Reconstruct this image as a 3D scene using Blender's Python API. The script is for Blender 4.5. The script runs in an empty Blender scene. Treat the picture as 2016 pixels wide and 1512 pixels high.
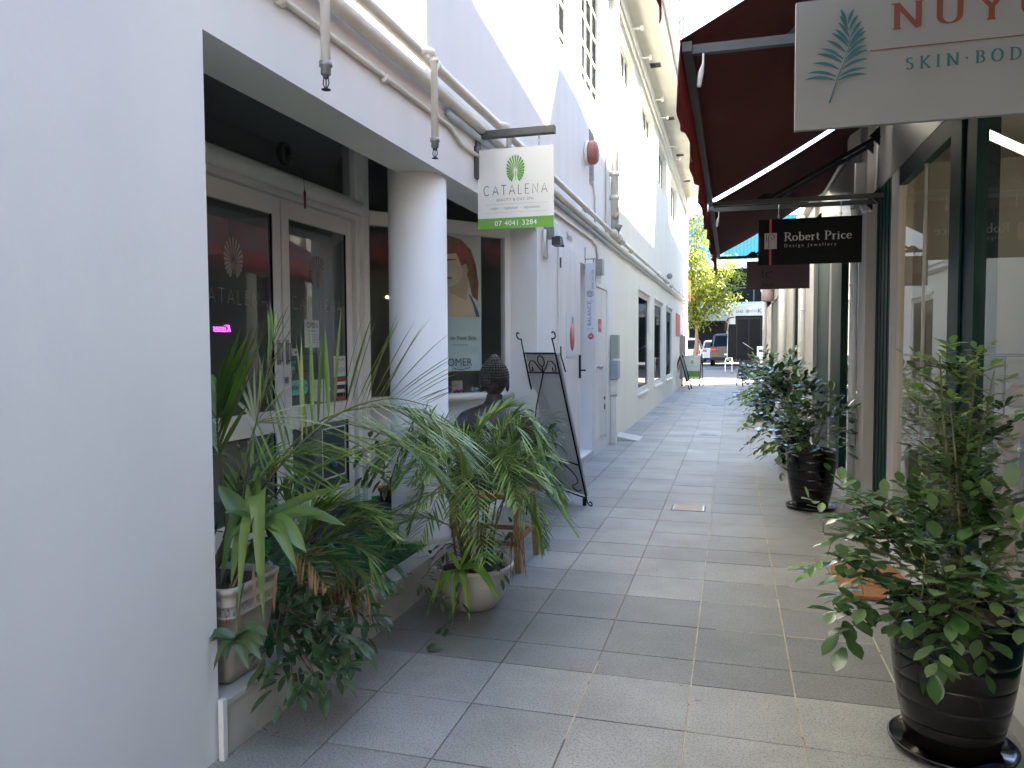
import bpy, bmesh, math, random
from mathutils import Vector, Matrix
R = math.radians
scene = bpy.context.scene
col = scene.collection
random.seed(7)

# ------------------------------------------------------------------ camera
cam_d = bpy.data.cameras.new('camera'); cam = bpy.data.objects.new('camera', cam_d); col.objects.link(cam)
scene.camera = cam
YAW, PITCH, ROLL = 0.28093, 0.04918, -0.005
Fv = Vector((-math.sin(YAW)*math.cos(PITCH), math.cos(YAW)*math.cos(PITCH), -math.sin(PITCH)))
Rt = Vector((math.cos(YAW), math.sin(YAW), 0)); Up = Rt.cross(Fv)
cR, sR = math.cos(ROLL), math.sin(ROLL)
Rt2 = Rt*cR + Up*sR; Up2 = Up*cR - Rt*sR
M = Matrix((Rt2, Up2, -Fv)).transposed().to_4x4(); M.translation = Vector((0, 0, 1.4))
cam.matrix_world = M
cam_d.sensor_width = 36; cam_d.lens = 1500/2016*36; cam_d.clip_start = .05; cam_d.clip_end = 500
# ------------------------------------------------------------------ sky + sun
AZ, EL = R(50), R(45)          # azimuth from +Y towards +X
SUN = Vector((math.sin(AZ)*math.cos(EL), math.cos(AZ)*math.cos(EL), math.sin(EL)))
w = bpy.data.worlds.new('World'); scene.world = w; w.use_nodes = True
nt = w.node_tree; bg = nt.nodes['Background']
sky = nt.nodes.new('ShaderNodeTexSky'); sky.sky_type = 'NISHITA'; sky.sun_disc = False
sky.sun_elevation = EL; sky.sun_rotation = AZ; sky.air_density = 1.0; sky.dust_density = .2; sky.ozone_density = 2.2
nt.links.new(sky.outputs[0], bg.inputs[0]); bg.inputs[1].default_value = .08
sd = bpy.data.lights.new('sun', 'SUN'); sd.energy = 5.0; sd.angle = R(.55); sd.color = (1, .92, .78)
so = bpy.data.objects.new('sun', sd); col.objects.link(so)
so.rotation_euler = (-SUN).to_track_quat('-Z', 'Y').to_euler(); so.location = (8, 8, 30)
scene.view_settings.view_transform = 'Standard'; scene.view_settings.look = 'None'
scene.view_settings.exposure = 3.85; scene.view_settings.gamma = 1
scene.render.engine = 'CYCLES'
scene.cycles.max_bounces = 8; scene.cycles.transparent_max_bounces = 12; scene.cycles.diffuse_bounces = 7

# ------------------------------------------------------------------ materials
MATS = {}
def mat(name, c, rough=.6, metal=0., spec=.5, c2=None, scale=8., bump=0., bscale=None, detail=4., ramp=(.35, .7),
        emit=None, estr=0., trans=0., tint=None, coat=0., streak=None, obj_rand=0.):
    if name in MATS: return MATS[name]
    m = bpy.data.materials.new(name); m.use_nodes = True; n = m.node_tree; L = n.links
    b = n.nodes['Principled BSDF']; out = n.nodes['Material Output']
    b.inputs['Roughness'].default_value = rough; b.inputs['Metallic'].default_value = metal
    b.inputs['Specular IOR Level'].default_value = spec
    b.inputs['Coat Weight'].default_value = coat; b.inputs['Coat Roughness'].default_value = .08
    b.inputs['Base Color'].default_value = (*c, 1)
    tc = n.nodes.new('ShaderNodeTexCoord')
    src = None
    if c2 is not None:
        no = n.nodes.new('ShaderNodeTexNoise'); no.inputs['Scale'].default_value = scale; no.inputs['Detail'].default_value = detail
        if streak:
            mp = n.nodes.new('ShaderNodeMapping'); mp.inputs['Scale'].default_value = streak
            L.new(tc.outputs['Object'], mp.inputs[0]); L.new(mp.outputs[0], no.inputs['Vector'])
        else: L.new(tc.outputs['Object'], no.inputs['Vector'])
        cr = n.nodes.new('ShaderNodeValToRGB'); cr.color_ramp.elements[0].position = ramp[0]; cr.color_ramp.elements[1].position = ramp[1]
        cr.color_ramp.elements[0].color = (*c, 1); cr.color_ramp.elements[1].color = (*c2, 1)
        L.new(no.outputs[0], cr.inputs[0]); src = cr.outputs[0]
    if tint is not None:          # per-leaf colour attribute
        at = n.nodes.new('ShaderNodeAttribute'); at.attribute_name = 'tint'
        mx = n.nodes.new('ShaderNodeMix'); mx.data_type = 'RGBA'
        L.new(at.outputs['Fac'], mx.inputs[0])
        if src: L.new(src, mx.inputs[6])
        else: mx.inputs[6].default_value = (*c, 1)
        mx.inputs[7].default_value = (*tint, 1); src = mx.outputs[2]
    if src: L.new(src, b.inputs['Base Color'])
    if bump:
        nb = n.nodes.new('ShaderNodeTexNoise'); nb.inputs['Scale'].default_value = bscale or scale*4; nb.inputs['Detail'].default_value = 5
        L.new(tc.outputs['Object'], nb.inputs['Vector'])
        bm_ = n.nodes.new('ShaderNodeBump'); bm_.inputs['Strength'].default_value = bump; bm_.inputs['Distance'].default_value = .01
        L.new(nb.outputs[0], bm_.inputs['Height']); L.new(bm_.outputs[0], b.inputs['Normal'])
    if emit:
        b.inputs['Emission Color'].default_value = (*emit, 1); b.inputs['Emission Strength'].default_value = estr
    if trans:
        tr = n.nodes.new('ShaderNodeBsdfTranslucent'); ms = n.nodes.new('ShaderNodeMixShader'); ms.inputs[0].default_value = trans
        if src: L.new(src, tr.inputs[0])
        else: tr.inputs[0].default_value = (*c, 1)
        L.new(b.outputs[0], ms.inputs[1]); L.new(tr.outputs[0], ms.inputs[2]); L.new(ms.outputs[0], out.inputs[0])
    MATS[name] = m; return m
def glass_mat(name, tint=(.8, .85, .85), haze=.05, ior=1.52, rm=1.7):
    m = bpy.data.materials.new(name); m.use_nodes = True; n = m.node_tree; L = n.links
    n.nodes.remove(n.nodes['Principled BSDF']); out = n.nodes['Material Output']
    t = n.nodes.new('ShaderNodeBsdfTransparent'); t.inputs[0].default_value = (*tint, 1)
    g = n.nodes.new('ShaderNodeBsdfGlossy'); g.inputs['Roughness'].default_value = 0.0; g.inputs[0].default_value = (.95, .97, 1, 1)
    fr = n.nodes.new('ShaderNodeFresnel'); fr.inputs[0].default_value = ior
    ge = n.nodes.new('ShaderNodeNewGeometry'); m1 = n.nodes.new('ShaderNodeMath'); m1.operation = 'SUBTRACT'; m1.inputs[0].default_value = rm; mk_ = n.nodes.new('ShaderNodeMath'); mk_.operation = 'MULTIPLY'; mk_.inputs[1].default_value = rm
    L.new(ge.outputs['Backfacing'], mk_.inputs[0]); L.new(mk_.outputs[0], m1.inputs[1])
    mu = n.nodes.new('ShaderNodeMath'); mu.operation = 'MULTIPLY'; mu.use_clamp = True; L.new(m1.outputs[0], mu.inputs[1])
    ms = n.nodes.new('ShaderNodeMixShader'); L.new(fr.outputs[0], mu.inputs[0]); L.new(mu.outputs[0], ms.inputs[0])
    df = n.nodes.new('ShaderNodeBsdfDiffuse'); df.inputs[0].default_value = (.42, .47, .45, 1); md = n.nodes.new('ShaderNodeMixShader'); md.inputs[0].default_value = haze  # grey diffuse mixed into the panes as painted haze, lifting dark glass
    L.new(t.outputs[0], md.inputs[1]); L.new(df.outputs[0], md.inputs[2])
    L.new(md.outputs[0], ms.inputs[1]); L.new(g.outputs[0], ms.inputs[2]); L.new(ms.outputs[0], out.inputs[0])
    return m
M_white = mat('white_render', (.79, .79, .79), .7, c2=(.74, .745, .75), scale=2.2, bump=.1, bscale=25, streak=(1, 1, .35))
M_weather = mat('weathered_render', (.77, .78, .79), .75, c2=(.71, .72, .73), scale=5, bump=.08, bscale=50, streak=(1, 1, .12), ramp=(.45, .75))
M_cream = mat('cream_render', (.80, .79, .71), .8, c2=(.75, .74, .66), scale=1.5, bump=.08, bscale=60, streak=(1, 1, .35))
M_pale = mat('pale_paint', (.78, .77, .72), .5, c2=(.72, .71, .66), scale=3)
M_pipe = mat('pipe_paint', (.72, .70, .62), .45, c2=(.64, .62, .54), scale=6, bump=.1)
M_pipeblue = mat('grey_pipe_paint', (.50, .57, .62), .5, c2=(.42, .48, .52), scale=8)
M_alu = mat('white_aluminium', (.82, .82, .81), .35, c2=(.76, .76, .75), scale=5)
M_soffit = mat('soffit_board', (.66, .65, .56), .8, c2=(.58, .57, .49), scale=2)
M_steel = mat('brushed_steel', (.45, .45, .45), .3, 1)
M_dsteel = mat('grey_steel', (.055, .058, .055), .5, .2, c2=(.075, .078, .075), scale=12)
M_black = mat('black_paint', (.004, .004, .005), .45, spec=.25, c2=(.008, .008, .009), scale=10)
M_iron = mat('wrought_iron', (.004, .004, .006), .45, .1, spec=.3)
M_green = mat('dark_green_frame', (.001, .024, .016), .45, spec=.2, c2=(.002, .034, .023), scale=6)
M_pillar = mat('beige_paint', (.48, .445, .40), .6, c2=(.41, .38, .34), scale=4, bump=.1, streak=(1, 1, .3))
M_fascia = mat('fascia_metal', (.30, .30, .28), .35, .4, c2=(.28, .28, .27), scale=2.5, streak=(1, 1, .25))
M_maroon = mat('maroon_canvas', (.11, .027, .026), .85, c2=(.09, .022, .022), scale=3, bump=.3, bscale=120, trans=.25, streak=(1, .3, 1))
M_maroonf = mat('red_canvas', (.30, .035, .04), .85, c2=(.24, .03, .035), scale=3, bump=.2, bscale=100, trans=.2)
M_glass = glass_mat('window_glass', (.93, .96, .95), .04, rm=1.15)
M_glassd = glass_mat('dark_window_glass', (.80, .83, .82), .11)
M_glassu = glass_mat('upper_window_glass', (.4, .45, .45), .0, rm=.3)
M_glassp = glass_mat('poster_window_glass', (.92, .95, .94), .03)
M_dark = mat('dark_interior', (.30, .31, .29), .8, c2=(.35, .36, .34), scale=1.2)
M_int = mat('shop_plaster', (.66, .62, .52), .8, c2=(.6, .57, .48), scale=1)
M_intfloor = mat('shop_floor', (.30, .30, .31), .3, c2=(.24, .24, .25), scale=2)
M_intceil = mat('shop_ceiling', (.5, .5, .47), .8, c2=(.45, .45, .42), scale=1)
M_wood = mat('warm_wood', (.38, .17, .06), .4, c2=(.27, .11, .035), scale=3, streak=(8, 1, 8), bump=.05)
M_rawwood = mat('raw_timber', (.36, .22, .10), .6, c2=(.26, .15, .07), scale=4, streak=(8, 8, 1), bump=.1)
M_potblack = mat('black_glaze', (.004, .0035, .003), .16, spec=.4, c2=(.007, .006, .005), scale=3, coat=.15)
M_potcream = mat('cream_stone', (.47, .44, .38), .55, c2=(.34, .31, .26), scale=7, bump=.2, bscale=40)
M_potgloss = mat('cream_glaze', (.50, .48, .44), .28, c2=(.37, .35, .31), scale=5, coat=.3, bump=.05)
M_terra = mat('terracotta', (.40, .11, .05), .7, c2=(.3, .09, .05), scale=9)
M_soil = mat('soil', (.035, .022, .015), .95, c2=(.07, .05, .035), scale=30, bump=.8, bscale=60)
M_turf = mat('turf', (.015, .12, .02), .9, c2=(.03, .18, .035), scale=90, bump=1, bscale=250)
M_matb = mat('rubber_mat', (.02, .021, .024), .8, c2=(.05, .052, .056), scale=60, bump=.8, bscale=160)
M_coir = mat('coir', (.42, .20, .08), .95, c2=(.32, .15, .06), scale=50, bump=.9, bscale=300)
M_tilew = mat('white_kerb_tile', (.56, .555, .52), .3, c2=(.49, .485, .45), scale=4)
M_tilek = mat('riser_tile', (.54, .52, .46), .4, c2=(.44, .42, .37), scale=5)
M_statue = mat('stone_statue', (.028, .022, .020), .45, c2=(.065, .055, .052), scale=22, bump=.5, bscale=60)
M_redbell = mat('red_plastic', (.34, .12, .10), .5, c2=(.29, .10, .085), scale=5)
M_sign = mat('sign_face', (.72, .72, .66), .45, c2=(.69, .69, .63), scale=2)
M_signw = mat('sign_face_white', (.27, .27, .265), .4, c2=(.24, .24, .235), scale=2)
M_signb = mat('sign_face_blue', (.62, .67, .76), .45, c2=(.59, .64, .73), scale=2)
M_leafg = mat('logo_green', (.10, .30, .04), .5, c2=(.14, .35, .06), scale=5)
M_band = mat('sign_green', (.13, .34, .04), .5, c2=(.15, .37, .05), scale=3)
M_txt = mat('sign_black', (.012, .012, .014), .5)
M_txtg = mat('sign_grey', (.20, .21, .20), .5)
M_txtw = mat('sign_white', (.8, .8, .8), .5)
M_copper = mat('copper_letter', (.20, .05, .022), .45, c2=(.17, .042, .02), scale=5)
M_teal = mat('teal_letter', (.015, .11, .125), .4, c2=(.02, .13, .14), scale=5)
M_red = mat('red_paint', (.55, .04, .03), .45, c2=(.5, .05, .035), scale=5)
M_redl = mat('pink_red', (.62, .12, .11), .5)
M_orange = mat('orange_paint', (.9, .16, .02), .5)
M_boardb = mat('black_board', (.002, .0025, .004), .45, spec=.12, c2=(.003, .004, .006), scale=3)
M_mauve = mat('mauve_board', (.20, .125, .14), .5, spec=.2, c2=(.18, .11, .125), scale=3)
M_silver = mat('silver_letter', (.42, .44, .44), .35, .3)
M_tan = mat('logo_plate', (.40, .36, .33), .5)
def leafm(name, c, c2, tint, rough=.38, tr=.25): return mat(name, c, rough, c2=c2, scale=12, tint=tint, trans=tr, spec=.5)
L_palm = leafm('palm_leaf', (.11, .21, .03), (.15, .27, .045), (.30, .34, .09))
L_cane = leafm('cane_leaf', (.10, .22, .03), (.14, .28, .04), (.32, .37, .09))
L_strap = leafm('strap_leaf', (.095, .19, .035), (.13, .24, .055), (.22, .30, .09), .33)
L_dark = leafm('dark_leaf', (.035, .075, .026), (.05, .10, .035), (.11, .16, .07), .35, .12)
L_shrub = leafm('shrub_leaf', (.035, .085, .022), (.055, .12, .035), (.15, .23, .09), .22, .15)
L_young = leafm('young_leaf', (.15, .28, .06), (.20, .33, .09), (.34, .44, .20), .28, .3)
L_dry = leafm('dry_leaf', (.17, .075, .025), (.24, .12, .04), (.32, .22, .09), .7, .15)
L_straw = leafm('straw_leaf', (.36, .36, .22), (.42, .42, .27), (.28, .30, .16), .6, .2)
L_lime = leafm('lime_leaf', (.12, .26, .03), (.16, .32, .04), (.25, .42, .06), .4, .35)
L_tree = leafm('tree_leaf', (.09, .14, .015), (.15, .20, .02), (.34, .34, .03), .5, .4)
M_stem = mat('green_stem', (.10, .11, .035), .5, c2=(.16, .15, .06), scale=10)
M_bark = mat('bark', (.12, .08, .05), .8, c2=(.2, .15, .1), scale=12, bump=.5)

# ------------------------------------------------------------------ mesh helpers
def world_off(o):
    v = Vector((0, 0, 0))
    while o is not None:
        v += o.location; o = o.parent
    return v
class B:
    def __init__(s): s.v = []; s.f = []; s.t = []; s.tint = 0.; s.sm = []; s.smooth = False
    def add(s, vs, fs, tint=None, smooth=None):
        k = len(s.v); s.v += [tuple(p) for p in vs]
        tt = s.tint if tint is None else tint
        sm = s.smooth if smooth is None else smooth
        for f in fs: s.f.append(tuple(i+k for i in f)); s.t.append(tt); s.sm.append(sm)
    def box(s, a, b, tint=None):
        x0, x1 = sorted((a[0], b[0])); y0, y1 = sorted((a[1], b[1])); z0, z1 = sorted((a[2], b[2]))
        s.add([(x0,y0,z0),(x1,y0,z0),(x1,y1,z0),(x0,y1,z0),(x0,y0,z1),(x1,y0,z1),(x1,y1,z1),(x0,y1,z1)],
              [(0,3,2,1),(4,5,6,7),(0,1,5,4),(1,2,6,5),(2,3,7,6),(3,0,4,7)], tint, False)
    def bar(s, a, b, wd, ht, up=(0,0,1)):
        a, b = Vector(a), Vector(b); d = (b-a).normalized(); u = Vector(up)
        sx = d.cross(u).normalized()*wd/2; uz = sx.cross(d).normalized()*ht/2
        vs = []
        for p in (a, b): vs += [p-sx-uz, p+sx-uz, p+sx+uz, p-sx+uz]
        s.add(vs, [(0,1,2,3),(7,6,5,4),(0,4,5,1),(1,5,6,2),(2,6,7,3),(3,7,4,0)], None, False)
    def tube(s, pts, r, n=8, cap=True):
        pts = [Vector(p) for p in pts]
        rs = r if isinstance(r, (list, tuple)) else [r]*len(pts)
        vs = []; fs = []; prev = None
        for i, p in enumerate(pts):
            d = (pts[min(i+1, len(pts)-1)]-pts[max(i-1, 0)]).normalized()
            if prev is None:
                a = Vector((0,0,1)) if abs(d.z) < .9 else Vector((1,0,0)); u = d.cross(a).normalized()
            else: u = (prev - d*prev.dot(d)).normalized()
            prev = u; v = d.cross(u)
            for k in range(n):
                an = 2*math.pi*k/n; vs.append(p+(u*math.cos(an)+v*math.sin(an))*rs[i])
        for i in range(len(pts)-1):
            for k in range(n):
                k2 = (k+1) % n; fs.append((i*n+k, i*n+k2, (i+1)*n+k2, (i+1)*n+k))
        if cap: fs.append(tuple(range(n-1, -1, -1))); fs.append(tuple((len(pts)-1)*n+k for k in range(n)))
        s.add(vs, fs, None, True)
    def lathe(s, c, prof, n=32, axis='z'):
        vs = []; fs = []
        for r_, z_ in prof:
            for k in range(n):
                a = 2*math.pi*k/n; x, y = r_*math.cos(a), r_*math.sin(a)
                if axis == 'z': vs.append((c[0]+x, c[1]+y, c[2]+z_))
                elif axis == 'x': vs.append((c[0]+z_, c[1]+x, c[2]+y))
                else: vs.append((c[0]+x, c[1]+z_, c[2]+y))
        for i in range(len(prof)-1):
            for k in range(n):
                k2 = (k+1) % n; fs.append((i*n+k, i*n+k2, (i+1)*n+k2, (i+1)*n+k))
        if prof[0][0] > 1e-4: fs.append(tuple(range(n-1, -1, -1)))
        if prof[-1][0] > 1e-4: fs.append(tuple((len(prof)-1)*n+k for k in range(n)))
        s.add(vs, fs, None, True)
    def quad(s, a, b, c, d, tint=None): s.add([a, b, c, d], [(0,1,2,3)], tint, False)
    def prism(s, poly, o, u, v, th):      # polygon in plane (u,v) at o, extruded along u x v
        o, u, v = Vector(o), Vector(u), Vector(v); n_ = u.cross(v).normalized()*th; k = len(poly)
        a = [o+u*p[0]+v*p[1] for p in poly]; b = [p+n_ for p in a]
        s.add(a+b, [tuple(range(k-1, -1, -1)), tuple(range(k, 2*k))]+[(i, (i+1) % k, k+(i+1) % k, k+i) for i in range(k)], None, False)
    def sphere(s, c, r, nu=10, nv=7):
        if not isinstance(r, (tuple, list)): r = (r, r, r)
        vs = [(c[0], c[1], c[2]-r[2])]; fs = []
        for j in range(1, nv):
            ph = -math.pi/2+math.pi*j/nv
            for i in range(nu):
                th = 2*math.pi*i/nu; vs.append((c[0]+r[0]*math.cos(ph)*math.cos(th), c[1]+r[1]*math.cos(ph)*math.sin(th), c[2]+r[2]*math.sin(ph)))
        vs.append((c[0], c[1], c[2]+r[2])); top = len(vs)-1
        for i in range(nu):
            i2 = (i+1) % nu; fs.append((0, 1+i2, 1+i)); fs.append((top, 1+(nv-2)*nu+i, 1+(nv-2)*nu+i2))
            for j in range(nv-2): fs.append((1+j*nu+i, 1+j*nu+i2, 1+(j+1)*nu+i2, 1+(j+1)*nu+i))
        s.add(vs, fs, None, True)
    def build(s, name, m, parent=None, bevel=0., **kw):
        off = world_off(parent) if parent else Vector((0,0,0))
        me = bpy.data.meshes.new(name); me.from_pydata([Vector(p)-off for p in s.v], [], s.f)
        me.materials.append(m)
        at = me.attributes.new('tint', 'FLOAT', 'FACE'); at.data.foreach_set('value', s.t)
        me.polygons.foreach_set('use_smooth', s.sm); me.update()
        o = bpy.data.objects.new(name, me); col.objects.link(o)
        if parent: o.parent = parent
        if bevel:
            bv = o.modifiers.new('bevel', 'BEVEL'); bv.width = bevel; bv.segments = 2; bv.limit_method = 'ANGLE'; bv.angle_limit = R(40)
        for k, v in kw.items(): o[k] = v
        return o
def thing(name, label, cat, loc=(0,0,0), group=None):
    o = bpy.data.objects.new(name, None); col.objects.link(o); o.location = loc; o.empty_display_size = .1
    o['label'] = label; o['category'] = cat
    if group: o['group'] = group
    return o
def tag(o, label, cat, group=None):
    o['label'] = label; o['category'] = cat
    if group: o['group'] = group
    return o
def text(s, size, o, u, v, name, m, parent, align='LEFT', thin=0., sp=1., shear=0., th=.0015):
    c = bpy.data.curves.new('t', 'FONT'); c.body = s; c.size = size; c.align_x = align; c.offset = thin*size
    c.space_character = sp; c.shear = shear; c.resolution_u = 3
    t = bpy.data.objects.new('t', c); col.objects.link(t)
    dg = bpy.context.evaluated_depsgraph_get(); me = bpy.data.meshes.new_from_object(t.evaluated_get(dg))
    b = B(); o, u, v = Vector(o), Vector(u), Vector(v); n_ = u.cross(v).normalized()
    b.add([o+u*p.co.x+v*p.co.y+n_*th for p in me.vertices], [tuple(p.vertices) for p in me.polygons])
    bpy.data.objects.remove(t); bpy.data.meshes.remove(me); bpy.data.curves.remove(c)
    return b.build(name, m, parent) if name else b
# broad-nib strokes for serif lettering and thin strokes for sans lettering
def arc(cx, cy, rx, ry, a0, a1, n=14): return [(cx+rx*math.cos(R(a0+(a1-a0)*i/n)), cy+ry*math.sin(R(a0+(a1-a0)*i/n))) for i in range(n+1)]
STK = [0]
def stroke(b, pts, o, u, v, size, tk, tn, th):
    STK[0] = (STK[0]+1) % 7; n_ = u.cross(v).normalized()*(th+STK[0]*.00012); vs = []
    for i, p in enumerate(pts):
        a = pts[max(i-1, 0)]; c = pts[min(i+1, len(pts)-1)]; dx, dy = c[0]-a[0], c[1]-a[1]; l = math.hypot(dx, dy) or 1
        dx /= l; dy /= l; wd = (tn+(tk-tn)*abs(dy)**1.3)/2
        for sgn in (-1, 1):
            vs.append(o+u*((p[0]-dy*wd*sgn)*size)+v*((p[1]+dx*wd*sgn)*size)+n_)
    b.add(vs, [(2*i, 2*i+1, 2*i+3, 2*i+2) for i in range(len(pts)-1)])
SER = {
 'N': (.86, [[(.14,0),(.14,1)], [(.12,1),(.74,0)], [(.74,0),(.74,1)]], [(.14,0),(.74,1),(.10,1)]),
 'U': (.82, [[(.14,1),(.14,.35)]+arc(.42,.33,.28,.31,180,360)+[(.70,.35),(.70,1)]], [(.14,1),(.70,1)]),
 'Y': (.80, [[(.05,1),(.4,.48)], [(.75,1),(.4,.48)], [(.4,.5),(.4,0)]], [(.06,1),(.74,1),(.4,0)]),
 'R': (.72, [[(.15,0),(.15,1)], [(.15,.98)]+arc(.34,.75,.22,.23,90,-90)+[(.15,.52)], [(.34,.52),(.68,0)]], [(.12,0),(.12,1),(.68,0)]),
 'P': (.64, [[(.15,0),(.15,1)], [(.15,.98)]+arc(.34,.73,.22,.25,90,-90)+[(.15,.48)]], [(.15,0),(.12,1)]),
 'o': (.56, [arc(.28,.31,.21,.29,0,360,20)], []),
 'b': (.58, [[(.12,0),(.12,1)], arc(.3,.31,.2,.29,150,-150,18)], [(.08,1)]),
 'e': (.50, [[(.08,.34),(.44,.36)]+arc(.26,.31,.19,.29,10,320,18)], []),
 'r': (.42, [[(.14,0),(.14,.6)], [(.14,.42),(.22,.56),(.36,.58)]], [(.14,0),(.1,.6)]),
 't': (.38, [[(.16,.82),(.16,.12),(.22,.02),(.34,.05)], [(.04,.6),(.34,.6)]], []),
 'i': (.30, [[(.14,0),(.14,.6)], [(.14,.78),(.14,.86)]], [(.14,0),(.1,.6)]),
 'c': (.48, [arc(.28,.31,.2,.29,45,315,16)], []),
 'S': (.60, [arc(.28,.76,.19,.21,30,270,10)+arc(.28,.26,.21,.25,90,-150,10)], []),
 'K': (.74, [[(.14,0),(.14,1)], [(.64,1),(.16,.45)], [(.26,.55),(.68,0)]], [(.14,0),(.14,1),(.66,0),(.62,1)]),
 'I': (.34, [[(.16,0),(.16,1)]], [(.16,0),(.16,1)]),
 'B': (.66, [[(.14,0),(.14,1)], [(.14,.98)]+arc(.32,.76,.2,.22,90,-90)+[(.14,.53)], [(.14,.53)]+arc(.34,.27,.24,.26,90,-90)+[(.14,.02)]], [(.12,0),(.12,1)]),
 'O': (.86, [arc(.42,.5,.34,.5,0,360,26)], []),
 'D': (.80, [[(.14,0),(.14,1)], [(.14,.98)]+arc(.30,.5,.4,.48,90,-90,16)+[(.14,.02)]], [(.12,0),(.12,1)]),
 '.': (.34, [[(.14,.42),(.14,.58)]], []), ' ': (.34, [], []),
 'C': (.86, [arc(.46,.5,.38,.5,48,312,20)], None), 'A': (.80, [[(.04,0),(.4,1),(.76,0)], [(.17,.34),(.63,.34)]], None),
 'T': (.70, [[(.03,1),(.67,1)], [(.35,1),(.35,0)]], None), 'L': (.58, [[(.1,1),(.1,0),(.5,0)]], None),
 'E': (.62, [[(.52,1),(.1,1),(.1,0),(.52,0)], [(.1,.52),(.46,.52)]], None), 'n': (.84, [[(.1,0),(.1,1),(.72,0),(.72,1)]], None)}
def lettering(s, size, o, u, v, name, m, parent, tk=.15, tn=.05, sp=.1, serif=True, th=.002, width=None):
    o, u, v = Vector(o), Vector(u), Vector(v); b = B()
    tot = sum(SER[ch][0]+sp for ch in s)-sp
    kx = 1. if width is None else width/(tot*size)
    x = 0
    for ch in s:
        wd, st, se = SER[ch]
        for pl in st: stroke(b, [(p[0]+x/1., p[1]) for p in pl], o, u*kx, v, size, tk, tn, th)
        if serif and se:
            for q in se: stroke(b, [(q[0]-.12+x, q[1]), (q[0]+.12+x, q[1])], o, u*kx, v, size, tn, tn, th)
        x += wd+sp
    return b.build(name, m, parent)
def catmull(P, n):
    P = [Vector(p) for p in P]; P = [P[0]*2-P[1]]+P+[P[-1]*2-P[-2]]; out = []
    seg = len(P)-3
    for i in range(n+1):
        t = i/n*seg; k = min(int(t), seg-1); t -= k; a, b, c, d = P[k:k+4]
        out.append(.5*((2*b)+(c-a)*t+(2*a-5*b+4*c-d)*t*t+(3*b-a-3*c+d)*t**3))
    return out
rnd = random.uniform
# leaf blade: follows a curve from base along dir, drooping; width w, folded
def blade(b, base, d, length, wd, droop, n=4, fold=.25, tint=None, side=None, peak=.4, up=Vector((0,0,1))):
    base, d = Vector(base), Vector(d).normalized()
    s = side or d.cross(up)
    if s.length < .05: s = d.cross(Vector((1,.3,0)))
    s = s.normalized(); vs = []; p = base.copy(); st = length/n
    for i in range(n+1):
        t = i/n
        if t < peak: ww = wd*(.25+.75*math.sin(t/peak*math.pi/2))
        else: ww = wd*math.cos((t-peak)/(1-peak)*math.pi/2)**.8
        ww = max(ww, wd*.02)/2; nrm = s.cross(d).normalized()
        vs += [p-s*ww+nrm*ww*fold, p, p+s*ww+nrm*ww*fold]
        p = p+d*st; d = (d-up*droop*st*(.5+t)).normalized()
    fs = []
    for i in range(n): k = i*3; fs += [(k, k+1, k+4, k+3), (k+1, k+2, k+5, k+4)]
    b.add(vs, fs, rnd(0, 1)**2 if tint is None else tint, True)
def frond(b, bs, pts, n=26, ll=.25, lw=.014, spread=60, droop=2.5, rr=.006, start=.25, lift=.2, tint=None, taper=.5, jit=.12, updir=None, sides=(-1,1)):
    C = catmull(pts, 16); m = len(C)-1
    bs.tube(C, [rr*(1-.8*i/m) for i in range(m+1)], 5)
    for k in range(n):
        t = start+(1-start)*(k+.5)/n; q = t*m; i = min(int(q), m-1); p = C[i].lerp(C[i+1], q-i)
        d = (C[i+1]-C[i]).normalized(); up = Vector(updir) if updir else Vector((0,0,1)); s = d.cross(up)
        if s.length < .1: s = d.cross(Vector((0,1,0)))
        s.normalize(); u2 = s.cross(d)
        tt = (t-start)/(1-start); L_ = ll*(math.sin(math.pi*min(.12+tt*.9, 1))**taper)*rnd(.85, 1.1)
        for sg in sides:
            a = R(spread*(1-.45*tt)+rnd(-8, 8))
            dd = d*math.cos(a)+s*sg*math.sin(a)+u2*(lift+rnd(-jit, jit))
            blade(b, p, dd, L_, lw*rnd(.8, 1.2), droop*rnd(.6, 1.4), 4, .3, tint if tint is None else min(1, max(0, tint+rnd(-.2, .2))))
# ------------------------------------------------------------------ SETTING: ground
XJ = [-1.80, -1.375, -.97, -.56, -.15, .255, .66, 1.10]
YJ = [1.15, 1.55, 1.95, 2.35, 2.77, 3.17, 3.42, 3.83, 4.23, 4.63, 5.03, 5.35]
y = 5.35
while y < 28.4: y += .4 if int(y*10) % 7 else .3; YJ.append(y)
YJ = [-1.25, -.85, -.45, -.05, .35, .75]+YJ
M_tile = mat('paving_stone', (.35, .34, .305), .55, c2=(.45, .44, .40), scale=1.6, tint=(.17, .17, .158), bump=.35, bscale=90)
n = M_tile.node_tree      # fine speckle over the stone
ns_ = n.nodes.new('ShaderNodeTexNoise'); ns_.inputs['Scale'].default_value = 130; ns_.inputs['Detail'].default_value = 2
tc_ = n.nodes.new('ShaderNodeTexCoord'); n.links.new(tc_.outputs['Object'], ns_.inputs['Vector'])
rp = n.nodes.new('ShaderNodeValToRGB'); rp.color_ramp.elements[0].position = .38; rp.color_ramp.elements[1].position = .5
rp.color_ramp.elements[0].color = (.5, .5, .5, 1); rp.color_ramp.elements[1].color = (1, 1, 1, 1)
n.links.new(ns_.outputs[0], rp.inputs[0])
n2 = n.nodes.new('ShaderNodeTexNoise'); n2.inputs['Scale'].default_value = 2.3; n2.inputs['Detail'].default_value = 6; n2.inputs['Roughness'].default_value = .7; n.links.new(tc_.outputs['Object'], n2.inputs['Vector'])
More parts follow.
